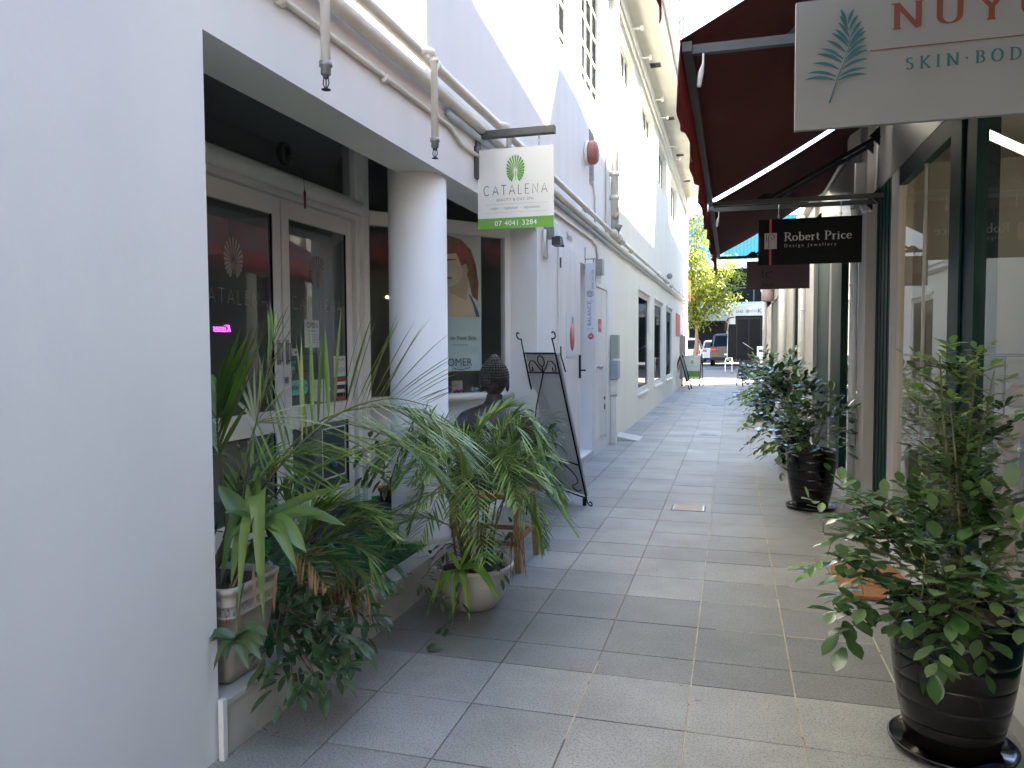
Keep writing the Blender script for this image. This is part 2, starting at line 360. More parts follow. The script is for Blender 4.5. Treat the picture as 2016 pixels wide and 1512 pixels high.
r2 = n.nodes.new('ShaderNodeValToRGB'); r2.color_ramp.elements[0].position = .35; r2.color_ramp.elements[1].position = .62; r2.color_ramp.elements[0].color = (.72, .70, .66, 1); r2.color_ramp.elements[1].color = (1, 1, 1, 1)
n.links.new(n2.outputs[0], r2.inputs[0])
m0_ = n.nodes.new('ShaderNodeMix'); m0_.data_type = 'RGBA'; m0_.blend_type = 'MULTIPLY'; m0_.inputs[0].default_value = .8; n.links.new(rp.outputs[0], m0_.inputs[6]); n.links.new(r2.outputs[0], m0_.inputs[7])
mm = n.nodes.new('ShaderNodeMix'); mm.data_type = 'RGBA'; mm.blend_type = 'MULTIPLY'; mm.inputs[0].default_value = .7
bsdf = n.nodes['Principled BSDF']; old = bsdf.inputs['Base Color'].links[0].from_socket
n.links.new(old, mm.inputs[6]); n.links.new(m0_.outputs[2], mm.inputs[7]); n.links.new(mm.outputs[2], bsdf.inputs['Base Color'])
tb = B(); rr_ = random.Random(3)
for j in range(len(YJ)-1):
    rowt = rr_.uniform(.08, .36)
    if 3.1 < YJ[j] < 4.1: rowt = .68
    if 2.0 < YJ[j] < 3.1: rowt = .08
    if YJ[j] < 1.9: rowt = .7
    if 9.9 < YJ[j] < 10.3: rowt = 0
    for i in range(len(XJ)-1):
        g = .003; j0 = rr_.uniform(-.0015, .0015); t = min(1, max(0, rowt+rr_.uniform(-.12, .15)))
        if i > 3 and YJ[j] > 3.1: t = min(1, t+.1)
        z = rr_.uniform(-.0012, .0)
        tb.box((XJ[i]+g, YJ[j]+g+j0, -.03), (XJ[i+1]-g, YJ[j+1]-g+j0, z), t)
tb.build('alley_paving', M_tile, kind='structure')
M_grout = mat('grout', (.20, .15, .10), .9, c2=(.33, .25, .16), scale=2.5, ramp=(.4, .6))
gb = B(); gb.box((-1.8, -1.25, -.05), (1.1, YJ[-1], -.005)); gb.build('alley_grout_bed', M_grout, kind='structure')
M_gs = mat('sandy_grout', (.42, .33, .20), .9, c2=(.55, .48, .34), scale=5)
gb = B()
for xj, y0, y1 in ((-.15, 1.3, 9.2), (.255, 1.3, 10), (.66, 2.2, 8), (-.56, 2.6, 3.3)):
    y = y0
    while y < y1:
        l = rnd(.15, .5); wd = rnd(.0022, .004)
        gb.quad((xj-wd, y, .0004), (xj+wd, y, .0004), (xj+wd*rnd(.6, 1.2), min(y+l, y1), .0004), (xj-wd*rnd(.6, 1.2), min(y+l, y1), .0004)); y += l+rnd(0, .03)
for yj in (3.83, 4.23, 4.63, 5.03, 7.75, 8.15):
    for (a, b_) in ((.26, .65), (.67, .98), (-.14, .25)):
        if rnd(0, 1) < .65: gb.box((a+rnd(0, .1), yj-.002, -.01), (b_, yj+.002, .0004))
gb.build('sandy_joints', M_gs, kind='structure')
M_ground = mat('ground', (.13, .125, .115), .9, c2=(.18, .175, .16), scale=.5)
gb = B(); gb.add([(-250,-60,-.12),(250,-60,-.12),(250,26,-.12),(-250,26,-.12)], [(0,1,2,3)]); gb.build('ground', M_ground, kind='structure')
M_sand = mat('sandstone_paving', (.46, .38, .27), .8, c2=(.54, .46, .34), scale=1.5)
gb = B(); gb.add([(-60,YJ[-1],.0),(60,YJ[-1],.0),(60,33,.06),(-60,33,.06)], [(0,1,2,3)]); gb.box((-60, YJ[-1]-.2, -.2), (60, YJ[-1], -.008)); gb.build('pavement', M_sand, kind='structure')
def brickmat(name, c, c2, mo, sx):
    m = bpy.data.materials.new(name); m.use_nodes = True; n = m.node_tree; b = n.nodes['Principled BSDF']; b.inputs['Roughness'].default_value = .8
    br = n.nodes.new('ShaderNodeTexBrick'); br.inputs['Scale'].default_value = sx; br.inputs[1].default_value = (*c, 1); br.inputs[2].default_value = (*c2, 1); br.inputs[3].default_value = (*mo, 1)
    tc = n.nodes.new('ShaderNodeTexCoord'); n.links.new(tc.outputs['Object'], br.inputs[0]); n.links.new(br.outputs[0], b.inputs['Base Color']); return m
M_brick = brickmat('brick_paving', (.16, .145, .14), (.20, .18, .17), (.09, .08, .08), 4)
gb = B(); gb.add([(-60,33,.056),(60,33,.056),(60,37,.26),(-60,37,.26)], [(0,1,2,3)]); gb.build('brick_crossing', M_brick, kind='structure')
M_asph = mat('asphalt', (.085, .088, .095), .85, c2=(.11, .112, .12), scale=3, bump=.3, bscale=80)
gb = B(); gb.add([(-250,37,.256),(250,37,.256),(250,52,.34),(-250,52,.34),(250,400,.34),(-250,400,.34)], [(0,1,2,3),(3,2,4,5)]); gb.build('road', M_asph, kind='structure')
gb = B()
for x0, x1, yy in ((-2.3, -1.2, 37.8), (-1.6, -.9, 38.9), (-4, -3.2, 37.8), (2, 4, 37.8)):
    gb.quad((x0, yy, .27+(yy-37)*.0056), (x1, yy, .27+(yy-37)*.0056), (x1, yy+.15, .272+(yy-37)*.0056), (x0, yy+.15, .272+(yy-37)*.0056))
gb.build('road_marking', mat('road_paint', (.6, .6, .6), .7), kind='structure')

# ------------------------------------------------------------------ walls with openings
def wall_x(b, x, th, y0, y1, z0, z1, holes):          # wall in plane x (front) thickness towards -x*sign(th)
    ys = sorted({y0, y1, *[h[0] for h in holes], *[h[1] for h in holes]}); ys = [q for q in ys if y0 <= q <= y1]
    zs = sorted({z0, z1, *[h[2] for h in holes], *[h[3] for h in holes]}); zs = [q for q in zs if z0 <= q <= z1]
    for i in range(len(ys)-1):
        for j in range(len(zs)-1):
            cy, cz = (ys[i]+ys[i+1])/2, (zs[j]+zs[j+1])/2
            if any(h[0] < cy < h[1] and h[2] < cz < h[3] for h in holes): continue
            for xx in (x, x+th): b.quad((xx, ys[i], zs[j]), (xx, ys[i+1], zs[j]), (xx, ys[i+1], zs[j+1]), (xx, ys[i], zs[j+1]))
    for h in holes+[(y0, y1, z0, z1)]:
        a, c, e, f = h[:4]; t = th
        for p, q in (((a, e), (c, e)), ((c, e), (c, f)), ((c, f), (a, f)), ((a, f), (a, e))):
            b.quad((x, p[0], p[1]), (x, q[0], q[1]), (x+t, q[0], q[1]), (x+t, p[0], p[1]))
XW = -1.67
lb = thing('spa_building', 'long white rendered two storey building with spa shopfront along left side of alley', 'building', (XW, 6, 0))
b = B(); wall_x(b, XW, -.26, -3, 7.34, 0, 6.9, [(2.162, 6.6, 0, 2.44), (7.33, 7.34, 4.43, 6.0)]); 
b.v = []; b.f = []; b.t = []; b.sm = []
wall_x(b, XW, -.26, -3, 7.33, 0, 6.9, [(2.162, 6.6, 0, 2.44)]); b.build('wall', M_white, lb)
b = B(); wall_x(b, XW, -.26, 7.33, 11.05, 0, 6.9, [(8.62, 9.43, .10, 2.36), (7.36, 8.44, 4.43, 6.1), (8.70, 10.37, 4.45, 6.1), (9.18, 9.52, 3.35, 4.02)]); b.build('wall', M_weather, lb)
WN = [(14.26, 16.2, .5, 2.43), (17.3, 19.3, .5, 2.43), (20.5, 22.5, .5, 2.43)]
HW = [(11.75, 13.45, 5.55, 6.25), (14.6, 16.95, 5.55, 6.25), (18.0, 20.4, 5.2, 6.2), (21.6, 24.6, 5.0, 6.2)]
b = B(); wall_x(b, XW, -.26, 11.05, 29.3, 0, 6.9, WN+HW); b.build('wall', M_cream, lb)
b = B(); b.box((XW-.27, 29.05, 0), (XW-8, 29.3, 6.9)); b.box((XW-8, -3, 0), (XW-8.2, 29.3, 6.9)); b.box((XW-8, -3, 0), (XW-.27, -2.8, 6.9)); b.build('side_wall', M_cream, lb)
b = B(); b.box((XW+.002, 28.7, 0), (XW+.06, 29.32, 6.88)); b.build('corner_pilaster', M_cream, lb, bevel=.006)
b = B(); b.box((XW-8.2, -3, 6.902), (-1.17, 29.7, 7.0)); b.build('eave_soffit', M_soffit, lb)
b = B(); b.box((-1.168, -3, 6.86), (-1.13, 29.74, 7.12)); b.box((-1.128, -3, 6.96), (-1.0, 29.74, 7.10)); b.box((XW-8.2, -3, 7.002), (-1.2, 29.7, 7.4)); b.build('eave_fascia', M_pale, lb)
for yv in (8.1, 11.8, 15.42, 19.08, 22.77, 26.38):
    b = B(); b.box((-1.60, yv-.12, 6.893), (-1.38, yv+.12, 6.901)); f = b.build('eave_vent', M_fascia, lb)
    b = B(); [b.box((-1.59, yv-.105+k*.035, 6.888), (-1.39, yv-.09+k*.035, 6.8925)) for k in range(7)]; b.build('slat', M_black, f)
# recess ceiling, side, floor
b = B(); b.box((-2.86, 2.0, 3.1), (-1.935, 8.2, 3.16)); b.build('recess_ceiling', M_white, lb)
b = B(); b.box((-2.86, 2.0, .0), (-1.935, 2.155, 3.095)); b.build('recess_side_wall', M_white, lb)
b = B(); b.box((-6, 2.0, .0), (-1.77, 8.2, .190)); b.build('recess_floor', M_tilek, lb)
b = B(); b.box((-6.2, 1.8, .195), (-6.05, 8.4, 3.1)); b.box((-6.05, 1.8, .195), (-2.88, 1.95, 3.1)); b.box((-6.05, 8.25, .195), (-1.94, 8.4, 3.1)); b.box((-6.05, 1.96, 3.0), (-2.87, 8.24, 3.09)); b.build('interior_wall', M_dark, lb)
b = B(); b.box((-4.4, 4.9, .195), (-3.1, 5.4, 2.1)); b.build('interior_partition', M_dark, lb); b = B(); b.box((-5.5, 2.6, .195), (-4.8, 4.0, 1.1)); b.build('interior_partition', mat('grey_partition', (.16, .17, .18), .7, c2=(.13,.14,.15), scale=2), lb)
# round column
b = B(); b.lathe((-1.872, 4.40, 0), [(.192, .195), (.192, .24), (.18, .255), (.18, 3.09)], 48); b.build('column', M_white, lb)
# shopfront joinery
XS = -2.80
def vbar(b, y0, y1, z0, z1, x0=XS-.03, x1=XS+.03): b.box((x0, y0, z0), (x1, y1, z1))
b = B()
b.box((XS-.05, 3.30, 2.36), (XS+.06, 5.45, 2.40)); b.tube([(XS+.03, 3.3, 2.46), (XS+.03, 5.40, 2.46)], .062, 16); b.box((XS-.05, 2.2, 2.401), (XS+.02, 5.38, 2.53))
vbar(b, 5.28, 5.335, .2, 3.09, XS-.06, XS+.05); vbar(b, 5.337, 5.40, .2, 3.09, XS-.06, XS+.09); b.box((XS-.06, 5.402, .2), (XS+.02, 5.45, 3.09))
vbar(b, 3.20, 3.30, .2, 3.09); vbar(b, 2.2, 3.198, .2, 1.0); vbar(b, 2.2, 3.198, 3.0, 3.09)
b.build('shopfront_frame', M_alu, lb, bevel=.004)
def door_leaf(y0, y1, x, name='door', label=None):
    b = B(); st = .085
    b.box((x-.02, y0, .22), (x+.02, y0+st, 2.355)); b.box((x-.02, y1-st, .22), (x+.02, y1, 2.355))
    for z0, z1 in ((.22, .37), (.86, 1.0), (2.24, 2.355)): b.box((x-.0195, y0+st+.0005, z0), (x+.0195, y1-st-.0005, z1))
    d = b.build(name, M_alu, lb, bevel=.003)
    for z0, z1 in ((.372, .858), (1.002, 2.238)):
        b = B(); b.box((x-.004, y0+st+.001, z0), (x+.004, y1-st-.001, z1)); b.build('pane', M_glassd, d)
    for z0, z1 in ((.372, .858), (1.002, 2.238)):
        b = B()
        for yy in (y0+st+.001, y1-st-.009): b = B(); b.box((x+.005, yy, z0), (x+.016, yy+.008, z1)); b.build('gasket', M_black, d)
    return d
dL = door_leaf(3.32, 4.31, XS+.00); dR = door_leaf(4.325, 5.262, XS-.0)
for d, yy in ((dL, 4.262), (dR, 4.36)):
    b = B(); b.box((XS+.021, yy-.017, 1.29), (XS+.027, yy+.017, 1.45)); b.tube([(XS+.05, yy, 1.31), (XS+.05, yy, 1.43)], .006, 8); b.tube([(XS+.025, yy, 1.315), (XS+.05, yy, 1.315)], .005, 6); b.tube([(XS+.025, yy, 1.425), (XS+.05, yy, 1.425)], .005, 6); b.build('handle', M_steel, d)
b = B(); b.box((XS+.021, 4.328, 1.17), (XS+.035, 4.352, 1.21)); b.build('lock', M_steel, dR)
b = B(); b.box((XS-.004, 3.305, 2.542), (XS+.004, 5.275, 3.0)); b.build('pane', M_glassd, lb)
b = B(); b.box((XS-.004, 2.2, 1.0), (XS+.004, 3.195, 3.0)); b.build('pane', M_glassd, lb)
# door graphics : fan leaf logo and lettering on both leaves (etched film)
M_film = mat('etched_film', (.42, .40, .36), .6, trans=.2)
EY = (0, 1, 0); EZ = (0, 0, 1)
def fanleaf(o, u, v, size, name, m, parent, n=19, w=.75, th=.002, stem=True, a0=-65, a1=245):
    o, u, v = Vector(o), Vector(u), Vector(v); b = B(); nn = u.cross(v).normalized()*th
    for k in range(n):
        a = a0+(a1-a0)*k/(n-1); L_ = size*(.74+.26*max(0, math.sin(R(a)))**1.2)
        d = u*math.cos(R(a))*w+v*math.sin(R(a)); s = -u*math.sin(R(a))*w+v*math.cos(R(a)); hw = size*math.sin(R((a1-a0)/(n-1)))*.30
        c = o+nn; b.add([c+d*size*.12, c+d*L_*.55+s*hw*.55, c+d*L_*.93+s*hw, c+d*L_, c+d*L_*.93-s*hw, c+d*L_*.55-s*hw*.55], [(0,5,4,3,2,1)])
    if stem: b.add([o+nn-u*size*.02, o+nn+u*size*.02, o+nn+u*size*.015-v*size*.55, o+nn-u*size*.015-v*size*.55], [(0,3,2,1)])
    return b.build(name, m, parent)
for d, yc in ((dL, 3.842), (dR, 4.78)):
    fanleaf((XS+.006, yc, 1.905), EY, EZ, .14, 'leaf_logo', M_film, d, w=.85)
    lettering('CATALEnA', .085, (XS+.006, yc-.33, 1.655), EY, EZ, 'lettering', M_film, d, .05, .05, .28, False, width=.66)
def card(y0, y1, z0, z1, m, parent, name='sticker', x=XS+.006, **k):
    b = B(); b.quad((x, y0, z0), (x, y1, z0), (x, y1, z1), (x, y0, z1)); return b.build(name, m, parent, **k)
M_paper = mat('paper', (.72, .72, .73), .6, c2=(.68, .68, .69), scale=4); M_aqua = mat('aqua_sticker', (.18, .62, .55), .5); M_tealst = mat('teal_sticker', (.03, .22, .18), .5)
p = card(4.60, 4.79, 1.40, 1.59, M_paper, dR, 'notice'); p.data.transform(Matrix.Identity(4))
b = B(); b.quad((XS+.0062, 4.60, 1.30), (XS+.0062, 4.79, 1.30), (XS+.0062, 4.79, 1.399), (XS+.0062, 4.60, 1.399)); 
text('OPEN', .055, (XS+.007, 4.695, 1.535), EY, EZ, 'lettering', M_txt, p, 'CENTER')
text('Seeing Please', .018, (XS+.007, 4.695, 1.508), EY, EZ, 'lettering', M_txt, p, 'CENTER')
b = B()
for zz, l in ((1.488, .07), (1.47, .055), (1.452, .07), (1.436, .05)): b.quad((XS+.0075, 4.695-l, zz), (XS+.0075, 4.695+l, zz), (XS+.0075, 4.695+l, zz+.003), (XS+.0075, 4.695-l, zz+.003))
b.build('rule', M_txtg, p)
p = card(4.412, 4.50, 1.345, 1.392, M_paper, dR)
text('SLIDE TO', .016, (XS+.007, 4.414, 1.374), EY, EZ, 'lettering', M_txt, p, sp=.9); text('OPEN', .016, (XS+.007, 4.414, 1.353), EY, EZ, 'lettering', M_txt, p)
b = B(); x = XS+.0075; b.add([(x,4.472,1.364),(x,4.485,1.364),(x,4.485,1.356),(x,4.497,1.369),(x,4.485,1.382),(x,4.485,1.374),(x,4.472,1.374)], [(0,1,2,3,4,5,6)]); b.build('arrow', M_txt, p)
b = B(); x = XS+.006; b.add([(x,4.412,1.225),(x,4.43,1.225),(x,4.437,1.198),(x,4.45,1.225),(x,4.47,1.225),(x,4.478,1.235),(x,4.478,1.312),(x,4.47,1.322),(x,4.412,1.322)], [tuple(range(9))]); p = b.build('sticker', M_tealst, dR)
text('REVIEW US ON', .010, (XS+.0075, 4.414, 1.30), EY, EZ, 'lettering', M_txtw, p, sp=.9)
b = B(); [b.tube([(XS+.0075, 4.442+.011*math.cos(a*.9)+.01*k, 1.262+.011*math.sin(a*.9)) for a in range(8)], .0015, 5) for k in (-1, 1)]; b.build('emblem', M_txtw, p)
b = B(); b.add([(x,4.412,1.082),(x,4.60,1.082),(x,4.622,1.10),(x,4.628,1.13),(x,4.622,1.165),(x,4.60,1.182),(x,4.43,1.182),(x,4.412,1.175)], [tuple(range(8))]); p = b.build('sticker', M_aqua, dR)
text('afterpay', .047, (XS+.0075, 4.425, 1.12), EY, EZ, 'lettering', M_txt, p)
b = B(); [b.tube([(XS+.0085, 4.59+k*.008+.010*math.cos(R(a)), 1.132+k*.008+.010*math.sin(R(a))) for a in range(0+s, 240+s, 30)], .0022, 5) for k, s in ((-1, 90), (1, 270))]; b.build('emblem', M_txt, p)
b = B(); b.add([(x,4.70,1.03),(x,4.86,.97+.035),(x,4.94,1.10),(x,4.86,1.175),(x,4.70,1.175),(x,4.655,1.10)], [tuple(range(6))]); p = b.build('sticker', M_paper, dR)
text('OPEN HOURS', .014, (XS+.0075, 4.735, 1.12), EY, EZ, 'lettering', M_txtg, p)
p = card(4.985, 5.165, 1.185, 1.335, M_paper, dR); text('WE ACCEPT', .026, (XS+.0075, 5.075, 1.30), EY, EZ, 'lettering', M_txt, p, 'CENTER'); text('CASH', .055, (XS+.0075, 5.075, 1.215), EY, EZ, 'lettering', mat('blue_ink', (.02,.25,.42), .5), p, 'CENTER')
for k, mm_ in enumerate((M_red, M_txtw, mat('navy_ink', (.02,.03,.12), .5), M_paper, M_txt, M_red)): card(5.03, 5.155, 1.15-k*.028, 1.174-k*.028, mm_, dR)
p = card(4.80, 5.14, .45, .82, mat('poster_dark', (.04,.06,.075), .5), dR, 'poster'); b = B(); [b.box((XS+.0065, 4.80, z_), (XS+.010, 5.14, z_+.01)) for z_ in (.45, .81)]; [b.box((XS+.0065, y_, .46), (XS+.010, y_+.01, .81)) for y_ in (4.80, 5.13)]; b.build('frame', M_paper, p)
b = B(); b.lathe((XS+.012, 4.97, .56), [(.04, 0), (.04, .002)], 20, 'x'); b.build('emblem', mat('blue_dot', (.03, .25, .45), .5), p)
# slanted shop window
A0 = Vector((-2.80, 5.45, 0)); A1 = Vector((-1.93, 6.6, 0)); SD = (A1-A0).normalized(); SN = Vector((SD.y, -SD.x, 0))
def sp_(s, z, off=0.): return A0+SD*s+SN*off+Vector((0, 0, z))
def sbox(b, s0, s1, z0, z1, o0, o1):
    vs = [sp_(s, z, o) for z in (z0, z1) for s, o in ((s0, o0), (s1, o0), (s1, o1), (s0, o1))]
    b.add(vs, [(0,3,2,1),(4,5,6,7),(0,1,5,4),(1,2,6,5),(2,3,7,6),(3,0,4,7)], None, False)
wb = B(); sbox(wb, 0, .06, 1.0, 3.09, -.04, .03); sbox(wb, .42, .50, 1.0, 3.09, -.04, .03); sbox(wb, 1.38, 1.44, .2, 3.09, -.04, .03); sbox(wb, .061, .419, 2.36, 2.47, -.04, .035); sbox(wb, .501, 1.379, 2.36, 2.47, -.04, .035)
wn = wb.build('shop_window', M_alu, lb, bevel=.003)
b = B(); sbox(b, .061, .419, 1.0, 2.359, -.004, .004); sbox(b, .501, 1.379, 1.0, 2.359, -.004, .004); sbox(b, .061, 1.379, 2.471, 3.09, -.004, .004); b.build('pane', M_glassp, wn)
b = B(); sbox(b, 0, 1.379, .94, .999, -.12, .07); b.tube([sp_(0, .968, .07), sp_(1.43, .968, .07)], .032, 12); b.build('sill', M_pale, wn)
b = B(); sbox(b, 0, 1.43, .2, .939, -.06, .0); b.build('under_window_panel', M_white, wn)
# beauty poster hung inside the window: plain flat shapes of a turned head and bare shoulder
pr_ = thing('window_poster', 'tall poster of a woman with auburn hair looking over shoulder, inside slanted window', 'poster', sp_(.85, 1.2, -.03))
SU = tuple(SD); 
def sc(poly, off, name, m): b = B(); b.add([sp_(s, z, off) for s, z in poly], [tuple(range(len(poly)))]); return b.build(name, m, pr_)
sc([(.55,1.19),(1.16,1.19),(1.16,2.36),(.55,2.36)], -.030, 'sheet', mat('poster_pale', (.66,.76,.83), .5, c2=(.70,.79,.85), scale=3))
sc([(.55,1.66),(1.16,1.66),(1.16,2.36),(.55,2.36)], -.028, 'photo', mat('poster_backdrop', (.70,.72,.70), .5, c2=(.76,.78,.74), scale=3))
sc([(.55,1.66),(1.12,1.66),(1.10,1.74),(1.04,1.82),(.96,1.87),(.85,1.90),(.55,1.92)], -.026, 'shoulder', mat('poster_skin', (.80,.60,.46), .6, c2=(.84,.66,.50), scale=6))
sc([(.84,1.86),(1.0,1.80),(1.02,1.90),(1.03,2.02),(.98,2.1),(.80,2.1),(.79,1.96)], -.025, 'neck', mat('poster_skin_shade', (.66,.46,.34), .6))
sc([(.60,1.95),(.70,1.90),(.84,1.91),(.92,1.95),(.98,2.03),(1.0,2.14),(.96,2.24),(.60,2.26)], -.024, 'face', MATS['poster_skin'])
sc([(.60,2.16),(.90,2.20),(.97,2.06),(1.02,2.0),(1.06,1.84),(1.12,1.80),(1.13,1.95),(1.10,2.12),(1.05,2.24),(.95,2.32),(.80,2.35),(.60,2.34)], -.022, 'hair', mat('poster_hair', (.25,.09,.04), .6, c2=(.33,.14,.06), scale=14))
sc([(.96,2.02),(1.0,2.0),(1.02,2.06),(1.0,2.12),(.96,2.10)], -.021, 'ear', MATS['poster_skin_shade'])
sc([(.78,1.985),(.83,1.975),(.87,1.985),(.83,1.995)], -.021, 'mouth', mat('poster_lip', (.35,.10,.08), .6))
sc([(.80,2.13),(.90,2.14),(.90,2.148),(.80,2.145)], -.021, 'brow', MATS['poster_hair'])
sc([(1.02,1.86),(1.05,1.84),(1.12,1.72),(1.14,1.66),(1.10,1.66),(1.07,1.76)], -.021, 'strap', mat('poster_blue', (.03,.18,.38), .6))
text('to Your Skin', .052, sp_(.835, 1.46, -.026), SD, EZ, 'lettering', M_txt, pr_)
text('Lorem'[0:0]+'a dose of minerals', .022, sp_(.85, 1.41, -.026), SD, EZ, 'lettering', M_txtg, pr_)
text('OMER', .095, sp_(.80, 1.235, -.026), SD, EZ, 'lettering', mat('navy_text', (.05,.10,.16), .5), pr_)
b = B(); b.tube([sp_(.86+.03*i, 1.215-.01*math.sin(i*.6), -.025) for i in range(7)], .003, 5); b.build('underline', MATS['navy_text'], pr_)
# things on the sill
t = thing('gift_card', 'small pale pink gift card stand behind glass on window sill', 'gift card', sp_(.93, 1.0, -.08))
b = B(); sbox(b, .88, .99, 1.002, 1.105, -.085, -.080); b.build('card', mat('pale_pink', (.55,.42,.36), .6, c2=(.5,.38,.33), scale=20), t)
b = B(); [b.sphere(sp_(.90+.022*k, 1.012+.006*(k % 2), -.062), .013, 6, 5) for k in range(5)]; b.build('petals', mat('magenta_petals', (.35,.02,.09), .5), t)
t = B(); [t.sphere(sp_(1.10+.03*math.cos(k), 1.02+.014*math.sin(k*2), -.06), .016, 6, 5) for k in range(5)]; tag(t.build('flower_posy', mat('blue_petals', (.25,.32,.45), .5)), 'pale blue flower posy on window sill beside statue', 'flower')
# glowing word behind the left door, imitating a mirrored neon reflection in its glass
nb_ = text('Kisses', .068, (XS-.25, 4.16, 1.50), (0,-1,0), EZ, 'neon_reflection', mat('reflection_magenta', (.6,.02,.6), .5, emit=(1,.08,.95), estr=1.4), None, shear=.35, thin=-.012)
tag(nb_, 'glowing magenta handwriting imitating a neon reflection in the left glass door', 'reflection')
# wreath ring with tassel inside transom
t = thing('ring_charm', 'small round wreath with red tassel hanging over spa door transom', 'ornament', (XS+.03, 4.40, 2.6))
b = B(); b.tube([(XS+.012, 4.40+.052*math.cos(R(a)), 2.655+.06*math.sin(R(a))) for a in range(0, 361, 20)], .016, 8); b.build('ring', mat('dark_wicker', (.05,.055,.05), .8, bump=.8, bscale=80), t)
b = B(); b.tube([(XS+.015, 4.40, 2.60), (XS+.10, 4.46, 2.55), (XS+.105, 4.47, 2.42)], .002, 5); b.build('cord', M_txt, t)
b = B(); b.tube([(XS+.105, 4.47, 2.43), (XS+.105, 4.47, 2.41), (XS+.105, 4.47, 2.31)], [.004, .009, .006], 8); b.build('tassel', mat('rust_tassel', (.16,.06,.04), .8), t)
# doors on far part of left wall
M_door = mat('door_paint', (.74,.74,.74), .45, c2=(.62,.62,.64), scale=4, streak=(1,1,.3))
b = B(); b.box((XW+.002, 7.43, .12), (XW+.022, 8.50, 2.42)); dd = b.build('door', M_door, lb, bevel=.004)
b = B(); [b.box((XW+.0225, 7.445, z_), (XW+.034, 7.47, z_+.1)) for z_ in (.35, 1.3, 2.18)]; b.build('hinge', M_dsteel, dd)
b = B(); b.box((XW+.023, 8.42, 1.04), (XW+.04, 8.47, 1.30)); b.tube([(XW+.04, 8.445, 1.13), (XW+.09, 8.445, 1.13), (XW+.09, 8.36, 1.13)], .009, 8); b.build('handle', M_black, dd)
b = B(); b.box((XW+.0225, 7.74, 1.28), (XW+.028, 8.20, 1.75)); pp = b.build('fruit_notice', mat('pale_notice', (.62,.66,.74), .4), dd)
b = B(); b.lathe((XW+.0285, 8.02, 1.50), [(.12, 0), (.12, .002)], 24, 'x'); b.v = [(p[0], p[1], 1.50+(p[2]-1.50)*1.25) for p in b.v]; b.build('red_fruit', M_redl, pp)
b = B(); b.prism([(-.03,0),(.03,0),(.05,.07),(0,.05),(-.05,.08)], (XW+.029, 8.04, 1.645), EY, EZ, .002); b.build('leaf', mat('grey_green', (.2,.26,.22), .5), pp)
text('Shop 6', .11, (XW+.001, 7.85, 2.52), EY, EZ, 'lettering', M_txt, lb)
b = B(); b.box((XW-.30, 8.55, .0), (XW-.262, 9.5, 2.5)); b.build('alcove_back', M_door, lb); b = B(); b.box((XW-.262, 8.62, .05), (XW+.015, 9.43, .099)); b.build('alcove_sill', M_tilew, lb)
b = B(); b.box((XW+.002, 9.47, .20), (XW+.02, 10.36, 2.15)); dd = b.build('door', M_door, lb, bevel=.004)
b = B(); b.box((XW+.002, 9.44, .16), (XW+.035, 9.468, 2.19)); b.box((XW+.002, 10.362, .16), (XW+.035, 10.40, 2.19)); b.box((XW+.002, 9.469, 2.152), (XW+.035, 10.361, 2.19)); b.build('door_frame', M_pale, lb)
b = B(); b.sphere((XW+.07, 9.62, 1.13), .03, 12, 8); b.tube([(XW+.02, 9.62, 1.13), (XW+.06, 9.62, 1.13)], .012, 8); b.build('handle', M_steel, dd)
b = B(); b.box((XW+.021, 9.72, 1.58), (XW+.024, 9.95, 1.75)); st = b.build('sticker', M_redl, dd); text('NO', .09, (XW+.0245, 9.835, 1.63), EY, EZ, 'lettering', M_txtw, st, 'CENTER')
b = B(); b.box((XW+.021, 10.18, .55), (XW+.03, 10.22, .62)); b.box((XW+.021, 10.18, .68), (XW+.03, 10.22, .72)); b.build('keyhole', M_black, dd)
# louvre
b = B(); b.box((XW-.06, 9.18, 3.35), (XW-.04, 9.52, 4.02)); lv = b.build('vent_grille', M_black, lb)
b = B()
for k in range(8): b.bar((XW-.02, 9.18, 3.39+k*.083), (XW-.02, 9.52, 3.39+k*.083), .05, .008, (-.6,0,.8))
b.build('slat', M_pale, lv)
# windows of left building
def window_in(h, depth, nv, nh, m=M_glass, fw=.05):
    y0, y1, z0, z1 = h; x = XW-depth; b = B()
    for a, c, e, f in ((y0, y0+fw, z0, z1), (y1-fw, y1, z0, z1), (y0+fw, y1-fw, z0, z0+fw), (y0+fw, y1-fw, z1-fw, z1)): b.box((x-.025, a+.001, e+.001), (x+.025, c-.001, f-.001))
    for k in range(1, nv): q = y0+(y1-y0)*k/nv; b.box((x-.015, q-.018, z0+fw), (x+.02, q+.018, z1-fw))
    for k in range(1, nh): q = z0+(z1-z0)*k/nh; b.box((x-.0145, y0+fw, q-.014), (x+.0195, y1-fw, q+.014))
    fr = b.build('window', M_pale, lb)
    b = B(); b.box((x-.004, y0+fw, z0+fw), (x+.003, y1-fw, z1-fw)); b.build('pane', m, fr); return fr
window_in((7.36, 8.44, 4.43, 6.1), .15, 3, 5, M_glassu, .035); window_in((8.70, 10.37, 4.45, 6.1), .13, 4, 5, M_glassu, .035)
for h in HW: window_in(h, .12, 4, 1, M_glassu)
for h in WN:
    f = window_in(h, .045, 1, 1, M_glassu, .10)
    b = B(); b.box((XW-.11, h[0]-.03, h[2]-.04), (XW+.03, h[1]+.03, h[2]-.001)); b.box((XW+.001, h[0]-.03, h[3]+.001), (XW+.035, h[1]+.03, h[3]+.05)); b.build('sill', M_alu, f)
    b = B(); b.box((XW-.10, h[0]+.12, h[2]+.78), (XW-.098, h[0]+1.3, h[2]+1.02)); st = b.build('red_banner', M_red, f); text('SALE', .2, (XW-.097, h[0]+.25, h[2]+.82), EY, EZ, 'lettering', M_txtw, st)
